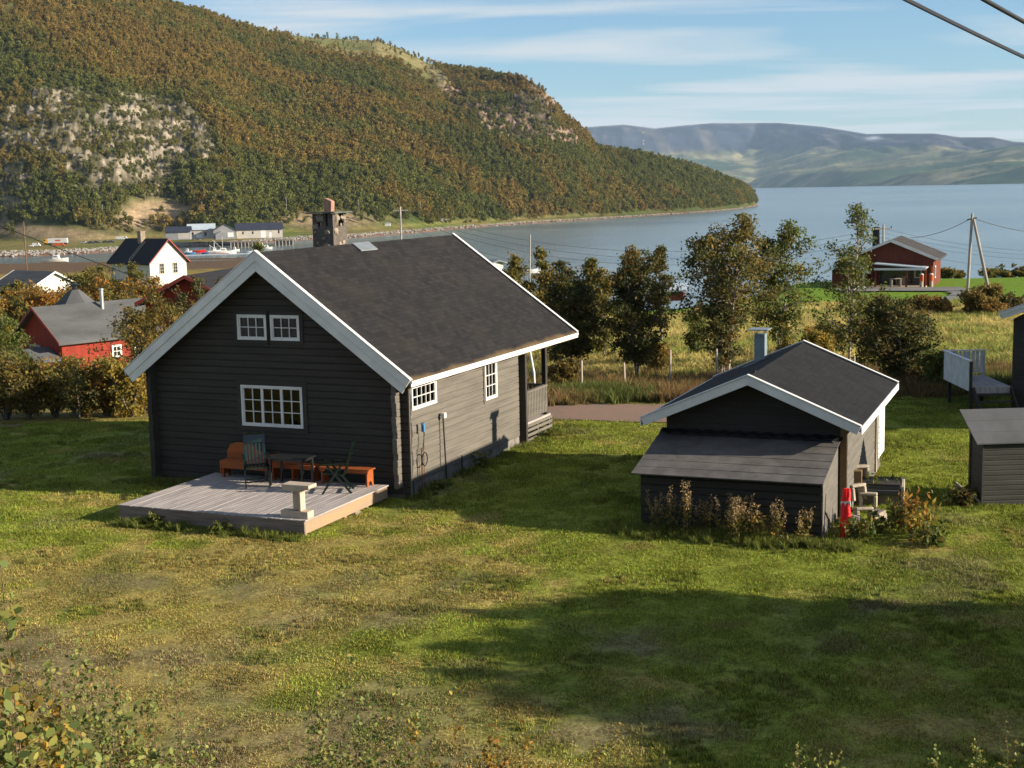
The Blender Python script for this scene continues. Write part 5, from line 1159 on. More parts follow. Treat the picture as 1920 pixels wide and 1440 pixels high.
FL = [(15, 1150, 8.5, 11, 'olive', .050, .50, 'big yellowing shrub at the left edge of the foreground'), (90, 1160, 10, 14, 'sprout', .042, .55, 'olive shrub next to the left edge'), (165, 1170, 10.5, 13, 'sprout', .040, .5, 'upright leafy shrub third from the left edge'), (60, 1235, 7.4, 10, 'yellow', .055, .42, 'yellow and green shrub in the bottom left corner'),
      (215, 1245, 10, 12, 'sprout', .040, .5, 'lower shrub sloping down from the corner group'), (140, 1300, 8.0, 12, 'sprout', .050, .5, 'low shrub with red brown stems in the corner'), (285, 1280, 10.6, 4, 'sprout', .040, .5, 'single arching shoot leaning right of the corner group'), (330, 1212, 11.5, 2, 'sprout', .034, .35, 'thin arching shoot with two top leaves'), (300, 1380, 9.6, 9, 'sprout', .042, .5, 'low leafy sprout at the bottom edge left of the middle'), (8, 1060, 6.5, 2, 'sprout', .06, .3, 'lone leafy twig reaching highest at the left edge'), (245, 1370, 9, 11, 'olive', .042, .5, 'dense green sprout under the corner shrubs'), (400, 1412, 9.8, 6, 'sprout', .038, .5, 'tiny leafy sprout at the bottom edge'), (30, 1330, 6.2, 9, 'sprout', .060, .35, 'large leaved shrub closest to the viewer in the bottom left corner')]
for i, (px, top, Y, n, pl, lf, sp_, lab) in enumerate(FL): shrub(lab, px, top, Y, 450 + i, n, pl, lf, sp_, dens=28, group='shrubs in the left corner')

# trees standing outside the view on the right; they throw the shade on the near lawn
for i, (x, y, h_, rad) in enumerate((x_, y_ - .9, h__, r__) for x_, y_, h__, r__ in ((13.5, 21.5, 4.6, 1.5), (15.5, 19.5, 5.4, 1.9), (18.5, 18.6, 6.2, 2.0), (12.0, 22.6, 3.6, 1.0), (11.4, 19.6, 4.4, 1.3), (12.6, 18.0, 4.6, 1.4), (21.5, 17.4, 6.6, 2.2), (17, 15.2, 5.0, 1.8), (24, 19.5, 7.2, 2.0), (12.2, 14.2, 3.4, 1.3), (16.5, 17.4, 5.6, 1.9), (10.8, 16.4, 3.0, 1.2))):
    plant('birch_tree', ['birch beside the lawn right of the small shed', 'birch at the lawn side behind the nearest one', 'taller birch of the roadside row', 'low birch at the foot of the bank', 'slim birch just outside the lawn corner', 'bushy birch next to the slim one', 'tall birch further along the row', 'birch on the slope of the bank', 'tallest birch at the end of the row', 'small birch close to the viewer', 'birch in the middle of the row', 'lowest young birch of the row'][i], 'tree', (x, y, Tz(x, y)), h_, rad, 500 + i, 'green', z0=.14, nl=36, stems=2, per=34, leaf=.15, spread=.3, group='birches right of the lawn')

# ------------------------------------------------------------------ poles and cables
def pole(name, label, base, h, r0=.12, r1=.09, cross=0, top=None, m=None, group=None, rz=0, cat='pole'):
    e = thing(name, label, cat, base, rz, group); mb = MB(); tx = top or (0, 0); mb.tube([(0, 0, -.5), (tx[0] * .5, tx[1] * .5, h * .5), (tx[0], tx[1], h)], [r0, (r0 + r1) / 2, r1], 8); mb.build('shaft', m or M_pole, e, smooth=True)
    if cross:
        mb = MB(); mb.box(tx[0] - cross / 2, tx[0] + cross / 2, -.06, .06, h - .45, h - .33); mb.build('crossarm', m or M_pole, e)
        mb = MB()
        for k in (-1, 0, 1): mb.tube([(tx[0] + k * cross * .45, 0, h - .33), (tx[0] + k * cross * .45, 0, h - .15)], .05, 6)
        mb.build('insulator', M_black, e)
    return e
Yp = 108.
pb = P(1857, 549, Yp); pa = P(1814, 530, Yp + 1); ptp = P(1823, 400, Yp + .5)
ap = thing('forked_pole', 'grey A-shaped wooden power pole with two legs on the green field', 'pole', (pa[0], pa[1], Tz(pa[0], pa[1])))
z0 = Tz(pa[0], pa[1]); tv = ptp - np.array([pa[0], pa[1], z0]); bv = np.array([pb[0] - pa[0], pb[1] - pa[1], Tz(pb[0], pb[1]) - z0])
mb = MB(); mb.tube([(0, 0, -.3), tuple(tv * .5), tuple(tv)], [.13, .12, .10], 8); mb.build('leg', M_pole, ap); mb = MB(); mb.tube([tuple(bv), tuple((bv + tv) / 2), tuple(tv + np.array([.12, 0, -.45]))], [.14, .13, .11], 8); mb.build('leg', M_pole, ap)
mb = MB(); mb.bar(tuple(tv + np.array([-.4, 0, -.5])), tuple(tv + np.array([.35, 0, -.35])), .1, .1); mb.build('bracket', M_black, ap)
def cable(label, a, b, sag, r=.012, n=28, name='power_cable', group='overhead cables'):
    a = np.array(a, float); b = np.array(b, float); mb = MB(); mb.tube([tuple(a + (b - a) * f - np.array([0, 0, 4 * sag * f * (1 - f)])) for f in np.linspace(0, 1, n)], r, 5, cap=False)
    o = mb.build(name, M_cable, None, smooth=True); return tag(o, label, 'cable', group)
# service cable to the left bargeboard and its bracket
att = P(400, 571, 35.3); 
cable('thin black cable coming in from the left to the cabin bargeboard', P(-420, 250, 34), att, .12, .011)
brk = thing('cable_hook', 'small hook with a cable loop on the left bargeboard', 'hook', att); mb = MB(); mb.tube([(0, 0, 0), (.05, .0, .02), (.1, 0, -.08), (.06, 0, -.25), (.09, 0, -.32)], .008, 5); mb.build('loop', M_cable, brk); mb = MB(); mb.blob((.1, 0, -.33), (.022, .022, .022)); mb.build('insulator', M_white, brk)
e0 = pole('utility_pole', 'wooden pole left of the garden carrying the house cable', (P(-420, 250, 34)[0], 34, 0), P(-420, 250, 34)[2] + .3)
# thick cables crossing the upper right corner
q0 = P(1690, -2, 9.5); q1 = P(1920, 106, 11.6); d_ = q1 - q0
q0 = q0 + np.array([.0, 0, .10]); q1 = q1 + np.array([.0, 0, .10]); cable('thick twisted black cable crossing the sky in the upper right corner', q0 - d_ * 1.5, q1 + d_ * 2.5, .10, .0125, name='power_cable')
cable('second thread of the thick sky cable', q0 - d_ * 1.5 + np.array([0, 0, -.012]), q1 + d_ * 2.5 + np.array([.015, 0, -.015]), .10, .010)
q0 = P(1878, -3, 9.5); q1 = P(1960, 42, 10.6); d_ = q1 - q0
cable('short piece of cable in the extreme upper right corner', q0 - d_ * 3, q1 + d_ * 5, .08, .016)
# lines of the far power pole
AT = ptp + np.array([0, 0, -.35])
cable('thin wire sloping from the forked pole to the red house roof', AT, P(1706, 446, 124), .35, .022)
cable('thin wire from the forked pole to the right edge', AT, P(1990, 440, 112), .3, .022)
for i in range(4):
    dz = -i * .42 - (.5 if i == 3 else 0); A_ = P(760, 395, 150) + [0, 0, dz]; B_ = P(1655, 428, 128) + [0, 0, dz]
    cable(['topmost', 'second', 'third', 'lowest'][i] + ' of the wires strung across the bay behind the birches', A_, B_, 3.2 + .25 * i, .014, group='wires over the bay')
    cable(['topmost', 'second', 'third', 'lowest'][i] + ' of the wires right of the red fjord house', B_, P(2080, 468, 140) + [0, 0, dz], .9, .014, group='wires over the bay')
lw = at(1655, 128); pole('utility_pole', 'power pole hidden behind the slender birch', lw, P(1655, 425, 128)[2] - lw[2] + .2, cross=1.6)
lw = at(2080, 140); pole('utility_pole', 'power pole beyond the right edge of the field', lw, P(2080, 462, 140)[2] - lw[2] + .2, cross=1.6)
lw = at(760, 150); pole('utility_pole', 'power pole hidden behind the log cabin', lw, P(760, 391, 150)[2] - lw[2] + .2, cross=1.6)
lw = at(992, 120); pole('striped_pole', 'thin white and red pole above the trees behind the cabin roof', lw, P(997, 440, 120)[2] - lw[2], .09, .06, m=M_pole, top=(.25, 0))
lw = at(54, 190); pole('utility_pole', 'brown wooden pole beside the small white cottage', lw, P(50, 415, 190)[2] - lw[2], .10, .08, m=M_twig)
# poles along the far shore road
def hillz(px, Y):
    """ground height of the hillside mesh in direction px at forward distance Y"""
    c = int(np.argmin(abs(hx - px))); yy = HV[c, :, 1]; k = int(np.argmax(yy > Y)); f = (Y - yy[k - 1]) / (yy[k] - yy[k - 1]); w = HV[c, k - 1] * (1 - f) + HV[c, k] * f; return np.array([w[0], Y, w[2]])
def hill_at(px, py):
    """first point of the hillside seen at the picture spot"""
    c = int(np.argmin(abs(hx - px))); _, pp = proj(HV[c]); k = int(np.argmax(pp < py)); k = max(k, 1); f = (py - pp[k - 1]) / (pp[k] - pp[k - 1] + 1e-9); return HV[c, k - 1] * (1 - f) + HV[c, k] * f
for px, b_, t_, lab in ((197, 408, 384, 'power pole at the wood edge above the parked lorry'), (383, 402, 378, 'power pole above the warehouses'), (540, 402, 370, 'tall power pole right of the warehouses'), (675, 400, 375, 'power pole on the shore slope beside the chimney'), (790, 404, 377, 'power pole over the shore road end')):
    w = hill_at(px, b_); pole('shore_pole', lab, w, hgt(w, t_), .22, .16, cross=1.8, group='poles along the shore road')
w = hill_at(1207, 294); mst = thing('radio_mast', 'tall thin radio mast on the wooded point', 'mast', w); hm = hgt(w, 211)
mb = MB(); 
for k in range(3): a = k * 2.09; mb.tube([(.5 * math.cos(a), .5 * math.sin(a), -2), (.45 * math.cos(a), .45 * math.sin(a), hm * .9)], .32, 4)
for k in range(int(hm / 2)): z = k * 2.; mb.bar((.5, 0, z), (-.25, .43, z + 1), .1, .1); mb.bar((-.25, .43, z + 1), (-.25, -.43, z + 2), .1, .1)
mb.tube([(0, 0, hm * .9), (0, 0, hm)], .32, 4); mb.build('lattice', M_steel, mst)
for f in (.42, .52, .78): mb = MB(); mb.tube([(0, -.8, hm * f), (0, -1.0, hm * f)], 1.0, 10); mb.build('dish', M_white, mst)

# ------------------------------------------------------------------ houses in the distance
M_trim2 = mat('beige_window_frame', (.42, .38, .30), .7, .1)
def house(name, label, px, Y, zr, ze, W_, L_, rz, mw, mr, mt, windows=(), base=None, ov=.4, group=None, cat='house', px_at='ridge', chim=None, trim=.28, th=.18):
    """gabled house: local -y gable faces out; origin under the front gable"""
    w = P(px, 400, Y); x, y = w[0], Y; z0 = (Tz(x, y) if base is None else base) - .3; e = thing(name, label, cat, (x, y, z0), rz, group)
    zr -= z0; ze -= z0; sl = (zr - ze) / (W_ / 2 + ov)
    zw = zr - sl * W_ / 2 - th
    for yy in (0, L_ - .1): mb = MB(); mb.prism([(-W_ / 2, 0), (W_ / 2, 0), (W_ / 2, zw), (0, zr - th), (-W_ / 2, zw)], fr, yy, yy + .1); mb.build('gable_wall', mw, e)
    for xx in (-W_ / 2, W_ / 2 - .1): mb = MB(); mb.box(xx, xx + .1, .101, L_ - .101, 0, zw); mb.build('side_wall', mw, e)
    ro = gable_roof(e, 0, W_ / 2 + ov, -ov, L_ + ov, zr, sl, th, mr)
    if mt: barge(e, 0, W_ / 2 + ov + .02, -ov - .03, -ov - .004, zr, sl, trim, mt, split=False, cap=False); barge(e, 0, W_ / 2 + ov + .02, L_ + ov + .03, L_ + ov + .004, zr, sl, trim, mt, split=False, cap=False)
    for (face, u0, u1, v0, v1, c, r_) in windows:
        if face == 'f': o = window(e, fr, -1, u0, u1, v0, v1, 1, c, r_, .07, .03, .04, .0, M_pane=M_dglass, M_frame=M_trim2); o.location = (0, -.05, 0)
        elif face == 'r': 
            o = window(e, sd_, 1, u0, u1, v0, v1, 1, c, r_, .09, .03, .04, .0, M_pane=M_dglass); o.location = (W_ / 2 + .05, 0, 0)
        else:
            o = window(e, sd_, -1, u0, u1, v0, v1, 1, c, r_, .09, .03, .04, .0, M_pane=M_dglass); o.location = (-W_ / 2 - .05, 0, 0)
    if chim: (cx, cy, s_, top_) = chim; mb = MB(); mb.box(cx - s_, cx + s_, cy - s_, cy + s_, zr - sl * abs(cx) - .3, zr + top_); mb.box(cx - s_ - .06, cx + s_ + .06, cy - s_ - .06, cy + s_ + .06, zr + top_, zr + top_ + .12); mb.build('chimney', M_stone2, ro)
    return e, ro, zr, sl
wh, wro, zr_, sl_ = house('white_house', 'tall white two storey house with black roof and roof ladder', 310, 187, 2.05, -1.2, 6.0, 9.0, R(50), M_whitehouse, M_blackroof, M_redtrim, [('f', -1.5, -.7, 3.9, 5.4, 2, 3), ('f', .7, 1.5, 3.9, 5.4, 2, 3), ('f', -1.7, -.8, 1.0, 2.3, 2, 2), ('f', 1.0, 1.8, 1.0, 2.3, 2, 2)], base=-6.3, chim=(-.4, 5.2, .38, .9), trim=.16)
mb = MB()
for dx in (-.25, .25): mb.bar((-.6, 4.4 + dx, zr_ - sl_ * .6 + .1), (-3.0, 4.4 + dx, zr_ - sl_ * 3.0 + .1), .07, .07)
for k in range(9): f = k / 8.; x = -.6 - 2.4 * f; mb.box(x - .04, x + .04, 4.15, 4.65, zr_ - sl_ * abs(x) + .07, zr_ - sl_ * abs(x) + .13)
mb.build('roof_ladder', M_pole, wro)
house('white_cottage', 'low white cottage with dark roof at the left edge', 92, 158, -.55, -2.1, 5.2, 7.5, R(52), M_whitehouse, M_greyroof, M_white, [('f', .5, 1.1, .7, 1.8, 1, 2)], trim=.2)
rc_, rro, zr_, sl_ = house('red_cottage', 'red cottage with worn grey roof half hidden by autumn bushes', 57, 85, 1.0, -1.05, 5.2, 8.4, R(-42), M_redwall, M_greyroof, M_redtrim, [('r', 5.0, 5.8, .9, 1.7, 2, 2), ('r', 3.4, 4.1, .9, 1.7, 2, 2), ('f', -1.1, .1, 1.5, 1.9, 2, 1)], trim=.14)
mb = MB(); mb.tube([(.55, 4.2, zr_ - 1.0), (.55, 4.2, zr_ + .75)], .13, 10); mb.tube([(.55, 4.2, zr_ + .75), (.55, 4.2, zr_ + .87)], .17, 10); mb.build('stovepipe', M_steel, rro)
mb = MB(); mb.box(-.2, 2.5, -1.5, 0, 0, 1.35); mb.build('porch', M_redwall, rc_)
mb = MB(); mb.prism([(-.45, 1.75), (1.1, 1.85), (2.85, 1.20), (2.85, 1.10), (1.1, 1.73), (-.45, 1.62)], fr, -1.9, -.02); mb.build('porch_roof', M_greyroof, rc_); mb = MB(); mb.prism([(-.45, 1.76), (1.1, 1.86), (2.85, 1.21), (2.85, 1.06), (1.1, 1.70), (-.45, 1.6)], fr, -1.94, -1.905); mb.build('bargeboard', M_redtrim, rc_)
house('red_cottage', 'second red cottage behind the leafy trees next to the cabin bargeboard', 345, 68, 3.7, 2.35, 4.6, 6.0, R(-10), M_redwall, M_blackroof, M_redtrim, [('f', -1.3, -.3, 2.2, 3.3, 2, 2), ('f', .5, 1.4, 2.2, 3.3, 2, 2)], trim=.16)
w = at(148, 97); gh_ = thing('grill_hut', 'black pointed hexagonal barbecue hut behind the red cottage', 'hut', w); zt_ = P(148, 531, 97)[2] - w[2]
mb = MB(); n = 6; vs = [(1.75 * math.cos(k * math.pi / 3 + .3), 1.75 * math.sin(k * math.pi / 3 + .3), zt_ - 1.75) for k in range(n)] + [(.35 * math.cos(k * math.pi / 3 + .3), .35 * math.sin(k * math.pi / 3 + .3), zt_ - .45) for k in range(n)]
mb.add(vs, [(k, (k + 1) % n, n + (k + 1) % n, n + k) for k in range(n)] + [list(range(n, 2 * n))]); mb.build('roof', M_greyroof, gh_)
mb = MB(); mb.tube([(0, 0, zt_ - .5), (0, 0, zt_ - .12)], .2, 8); mb.tube([(0, 0, zt_ - .1), (0, 0, zt_)], [.42, .15], 8); mb.build('smoke_cap', M_black, gh_)
mb = MB(); mb.tube([(0, 0, -.3), (0, 0, zt_ - 1.74)], 1.5, 6); mb.build('wall', M_dwall, gh_)

# red fjord house on the right
M_fj = M_redwall2
M_fjroof = mat('brown_grey_felt_roof', (.045, .040, .038), .9, .25, .9)
fh, fro, zr_, sl_ = house('fjord_house', 'reddish brown timber house by the fjord with grey roof', 1672, 125, 2.3, .55, 7.4, 8.0, R(-22), M_fj, M_fjroof, M_white, [('r', 1, 2, 1.0, 2.1, 2, 1), ('f', 2.1, 2.7, 1.1, 2.1, 1, 1)], ov=.5, trim=.24)
for dx in (3.0, 3.5): mb = MB(); mb.box(dx, dx + .16, -.12, -.005, 0, 2.1); mb.build('pilaster', M_orange, fh)
mb = MB(); mb.box(-2.1, -1.5, 3.4, 4.0, zr_ - 1.2, zr_ + 1.0); mb.build('chimney', M_black, fro)
mb = MB(); mb.prism([(-1.2, 2.55), (3.3, 2.15), (3.3, 2.05), (-1.2, 2.45)], fr, -2.4, -.1); mb.build('porch_roof', M_warel, fh)
mb = MB(); mb.box(-1.0, 3.0, -.07, -.006, .45, 2.05); mb.build('porch_shade_panel', M_dglass, fh)  # added dark panel that stands in for the shade under the porch
mb = MB(); mb.box(-1.2, 3.3, -2.44, -2.401, 1.93, 2.12); mb.build('fascia', M_white, fh)
for x in (1.6, 3.2, -1.1): mb = MB(); mb.box(x - .08, x + .08, -2.3, -2.14, .3, 2.05); mb.build('porch_post', M_fj, fh)
mb = MB(); mb.box(-3.5, 3.2, -3.0, -.06, .28, .42); mb.box(-3.7, 2.4, -3.5, -3.01, .05, .2); mb.build('porch_deck', M_pine, fh)
wing = MB(); wing.prism([(-5.0, 0), (-2.2, 0), (-2.2, 1.9), (-3.6, 2.55), (-5.0, 1.9)], fr, -1.8, -.02); wing.build('wing', M_fj, fh)
wr_ = MB()
for s_ in (-1, 1): wr_.prism([(-3.6, 2.85), (-3.6 + s_ * 2.0, 1.85), (-3.6 + s_ * 2.0, 1.73), (-3.6, 2.72)], fr, -2.5, -.05)
wr_.build('wing_roof', M_greyroof, fh)
for s_ in (-1, 1): wr_ = MB(); wr_.prism([(-3.6, 2.86), (-3.6 + s_ * 2.02, 1.86), (-3.6 + s_ * 2.02, 1.6), (-3.6, 2.6)], fr, -2.54, -2.505); wr_.build('bargeboard', M_white, fh)
mb = MB(); mb.box(-2.15, -2.0, -2.6, -2.45, 0, 2.0); mb.build('wing_post', M_white, fh)
FO = P(1672, 400, 125); 
def floc(x, y, z): c, s = math.cos(R(-22)), math.sin(R(-22)); return (FO[0] + x * c - y * s, 125 + x * s + y * c, Tz(FO[0], 125) - .3 + z)
for x, y, lab in ((3.7, -1.6, 'white and red barrel post right of the fjord house porch'), (2.9, -2.0, 'second barrel post by the fjord house steps')):
    e = thing('barrel_post', lab, 'post', floc(x, y, 0), 0, 'barrel posts by the fjord house'); mb = MB(); mb.tube([(0, 0, 0), (0, 0, .95)], .16, 10); mb.build('foot', M_concrete, e); mb = MB(); mb.tube([(0, 0, .95), (0, 0, 1.5)], .19, 10); mb.build('barrel', M_orange, e); mb = MB(); mb.tube([(0, 0, 1.5), (0, 0, 1.62)], [.2, .1], 10); mb.build('cap', M_white, e)
e = thing('patio_table', 'small pale table on the fjord house porch', 'table', floc(.6, -1.4, .42)); mb = MB(); mb.box(-.5, .5, -.35, .35, .68, .72); mb.build('tabletop', M_concrete, e)
for sx in (-1, 1): mb = MB(); mb.box(sx * .4 - .05, sx * .4 + .05, -.3, .3, 0, .68); mb.build('leg', M_concrete, e)
for i, x in enumerate((-2.6, -2.0)):
    e = thing('flower_pot', ['white flower pot left on the fjord house steps', 'white flower pot right of the other one on the steps'][i], 'pot', floc(x, -3.2, .2)); mb = MB(); mb.tube([(0, 0, 0), (0, 0, .34)], [.15, .22], 10); mb.build('pot', M_white, e)
    r = np.random.default_rng(9 + i); c = r.normal(size=(40, 3)) * .1 + [0, 0, .45]; V, F, cc = leafquads(r, c, np.full(40, .1), pal(r, 'green', 40)); npmesh('plant', V, F, M_leaf, cc, parent=e)
# boathouse and small white cabin glimpsed between the trees
house('boathouse', 'small red boathouse with pale roof seen between the birches', 1282, 150, P(1282, 531, 150)[2], P(1282, 541, 150)[2], 4.0, 3.6, R(80), M_redwall2, M_warel, None, base=P(1282, 556, 150)[2])
house('white_cabin', 'tiny white cabin peeping over the rear edge of the cabin roof', 931, 165, P(931, 487, 165)[2], P(931, 492, 165)[2], 1.5, 2.4, R(30), M_whitehouse, M_tin, None, base=P(931, 520, 165)[2])

# ------------------------------------------------------------------ harbour: warehouses, wharf, vehicles, boats
def ware(name, label, px0, px1, Y, pyr, pye, pyb, W_, rz, mw, mr, windows=(), group='warehouses on the wharf'):
    a = P(px0, pyr, Y); b = P(px1, pyr, Y); L_ = float(abs(b[0] - a[0])); base = P(px0, pyb, Y)[2]
    e = thing(name, label, 'warehouse', (a[0], Y, base), rz, group); zr = a[2] - base; ze = P(px0, pye, Y)[2] - base; h = W_ / 2
    for xx in (0, L_ - .2): mb = MB(); mb.prism([(-h, 0), (h, 0), (h, ze), (0, zr - .3), (-h, ze)], sd_, xx, xx + .2); mb.build('gable_wall', mw[1], e)
    for yy in (-h, h - .2): mb = MB(); mb.box(.21, L_ - .21, yy, yy + .2, 0, ze); mb.build('long_wall', mw[0], e)
    mb = MB()
    for s_ in (-1, 1): mb.prism([(0, zr), (s_ * (h + .8), ze - .8 * (zr - ze) / h + .2), (s_ * (h + .8), ze - .8 * (zr - ze) / h - .1), (0, zr - .3)], sd_, -.6, L_ + .6)
    ro = mb.build('roof', mr, e)
    for (f0, f1, v0, v1, mm) in windows:
        mb = MB(); mb.box(f0 * L_, f1 * L_, -h - .06, -h - .005, v0 * ze, v1 * ze); mb.build('door' if v0 == 0 else 'window', mm, e)
    return e
Wn = [(f, f + .03, .45, .75, M_dglass) for f in (.13, .34)] + [(.52, .63, 0, .85, M_white), (.70, .76, 0, .6, M_white), (.9, .93, .45, .85, M_dglass)]
ware('warehouse', 'long pale wharf warehouse with blue black roof', 441, 527, 905, 419, 430, 447, 13, R(14), (M_warew, M_wareg), M_warer, Wn)
e = thing('warehouse', 'grey gabled warehouse joining the long pale one', 'warehouse', P(401, 449, 888), R(14), 'warehouses on the wharf'); L_ = 17
zr = P(401, 420, 888)[2] - P(401, 449, 888)[2]; ze = zr - 4.2
mb = MB(); mb.prism([(0, 0), (14, 0), (14, ze), (7, zr - .2), (0, ze)], fr, 0, .3); mb.build('gable_wall', M_wareg, e); mb = MB(); mb.box(13.8, 14, .31, L_, 0, ze); mb.box(0, .2, .31, L_, 0, ze); mb.build('long_wall', M_warew, e)
mb = MB(); mb.prism([(7, zr), (14.8, ze - .3), (14.8, ze - .6), (7, zr - .3)], fr, -.6, L_); mb.prism([(7, zr), (-.8, ze - .3), (-.8, ze - .6), (7, zr - .3)], fr, -.6, L_); mb.build('roof', M_greyroof, e)
mb = MB(); mb.prism([(1, 0), (8, 0), (8, 3.4), (4.5, 5.2), (1, 3.4)], fr, -5, -.02); mb.build('annex', M_wareg, e)
mb = MB(); mb.box(8.8, 12.6, -.2, -.01, 1.2, 4.2); mb.build('board_panel', M_white, e)
ware('warehouse', 'middle warehouse with pale blue sheet roof', 352, 401, 912, 420, 430, 448, 13, R(10), (M_warew, M_warew), M_warel, [(.15, .22, .4, .7, M_dglass), (.62, .70, .3, .7, M_dglass), (.30, .55, .1, .5, M_white)])
ware('warehouse', 'low grey warehouse with black roof left of the others', 312, 356, 880, 425, 434, 450, 12, R(8), (M_wareg, M_wareg), M_warer, [(.5, .98, .1, .8, M_warew)])
def hl(px, py): return hill_at(px, py)
def tank(label, px, py, L_, r_, m, mc, rz=.1):
    w = hl(px, py); e = thing('storage_tank', label, 'tank', w, rz, 'tanks by the warehouses'); mb = MB(); mb.tube([(-L_ / 2, 0, r_ + .4), (L_ / 2, 0, r_ + .4)], r_, 16); mb.build('shell', m, e, smooth=False)
    mb = MB(); mb.tube([(L_ / 2, 0, r_ + .4), (L_ / 2 + .25, 0, r_ + .4)], r_ * .97, 16); mb.build('end_cap', mc, e); mb = MB(); mb.box(-L_ / 3, -L_ / 3 + .6, -r_ * .7, r_ * .7, 0, 1); mb.box(L_ / 3, L_ / 3 + .6, -r_ * .7, r_ * .7, 0, 1); mb.build('cradle', M_concrete, e)
tank('grey tank with a white end beside the low warehouse', 322, 449, 8, 1.6, M_steel, M_white); tank('blue tank in front of the middle warehouse', 371, 450, 5.5, 1.5, M_blue, M_blue)
# wharf deck on piles
for (p0, p1, Y, lab) in ((432, 486, 862, 'timber wharf front below the long warehouse'), (516, 549, 880, 'end of the timber wharf reaching into the bay')):
    a = P(p0, 452, Y); b = P(p1, 452, Y); L_ = b[0] - a[0]; e = thing('wharf', lab, 'wharf', (a[0], Y, SEA), R(6), 'timber wharves'); mb = MB(); mb.box(0, L_, 0, 14, 3.4, 3.9); mb.build('deck', M_wharf, e)
    for k in range(int(L_ / 2.2) + 1): mb = MB(); mb.tube([(k * 2.2, .3, -2), (k * 2.2, .3, 3.4)], .35, 6); mb.build('pile', M_pole, e)
    mb = MB(); mb.box(0, L_, .7, .9, .6, 3.3); mb.build('planking', M_wharf, e)
# vehicles
def car(label, px, py, L_=4.4, m=M_cardark, rz=0., kind='car', van=False, h=1.45):
    w = hl(px, py); e = thing('parked_' + kind, label, kind, w, rz, 'vehicles parked by the shore'); L2 = L_ / 2; mb = MB()
    if van: pts_ = [(-L2, .35), (L2, .35), (L2, h * .5), (L2 - .7, h * .62), (L2 - 1.2, h), (-L2, h)]
    else: pts_ = [(-L2, .3), (L2, .3), (L2, .75), (L2 - 1.0, .9), (L2 - 1.7, h), (-L2 + 1.1, h), (-L2 + .3, .95), (-L2, .85)]
    mb.prism(pts_, fr, -.85, .85); mb.build('body', m, e, bevel=.05)
    g_ = MB(); g_.prism([(L2 - 1.15, .92), (L2 - 1.75, h - .08), (-L2 + 1.1, h - .08), (-L2 + .6, .95)] if not van else [(L2 - .8, h * .62), (L2 - 1.25, h - .1), (L2 - 2, h - .1), (L2 - 2, h * .62)], fr, -.865, .865); g_.build('window', M_dglass, e)
    for sx in (-1, 1): mb = MB(); mb.tube([(sx * (L2 - .8), -.87, .32), (sx * (L2 - .8), .87, .32)], .32, 12); mb.build('wheel', M_tyre, e)
car('silver car at the left of the parked row', 160, 456.5, m=M_silver); car('dark blue car in the middle of the parked row', 172, 456.5, 4.6, M_cardark); car('black estate car next to the dark blue one', 183, 456, 4.8, M_cardark); car('dark car near the white van', 200, 455, 4.6, M_cardark); car('another dark car half behind the white van', 210, 455, 4.6, M_cardark)
car('white van parked left of the lorry', 70, 462, 5, M_white, kind='van', van=True, h=2.2); car('orange pickup in front of the lorry', 112, 461.5, 7.0, M_orange, kind='pickup', van=True, h=1.9); car('white van above the white house roof', 231, 449.5, 8, M_white, kind='van', van=True, h=2.3); car('small white trailer left of the van', 60, 463, 3, M_white, kind='trailer', h=1.2)
w = hl(106, 458.5); e = thing('lorry', 'white box lorry with a yellow cab parked by the shore', 'lorry', w, .0); mb = MB(); mb.box(-4.6, 8.2, -1.25, 1.25, 1.1, 4.1); mb.build('cargo_box', M_white, e); mb = MB(); mb.prism([(-7.3, .8), (-4.8, .8), (-4.8, 3.6), (-6.6, 3.6), (-7.3, 2.4)], fr, -1.2, 1.2); mb.build('cab', M_yellow, e, bevel=.06)
mb = MB(); mb.box(-4.7, 8, -.8, .8, .7, 1.08); mb.build('chassis', M_tyre, e); mb = MB(); mb.box(.5, 4, -1.27, -1.252, 2.2, 3.2); mb.build('side_marking', M_orange, e)
mb = MB(); mb.prism([(-7.25, 2.4), (-6.7, 3.4), (-5.8, 3.4), (-5.8, 2.4)], fr, -1.22, 1.22); mb.build('window', M_dglass, e)
for x in (-6.2, -3.4, 4.2, 5.6, 7.0): mb = MB(); mb.tube([(x, -1.26, .55), (x, 1.26, .55)], .55, 12); mb.build('wheel', M_tyre, e)
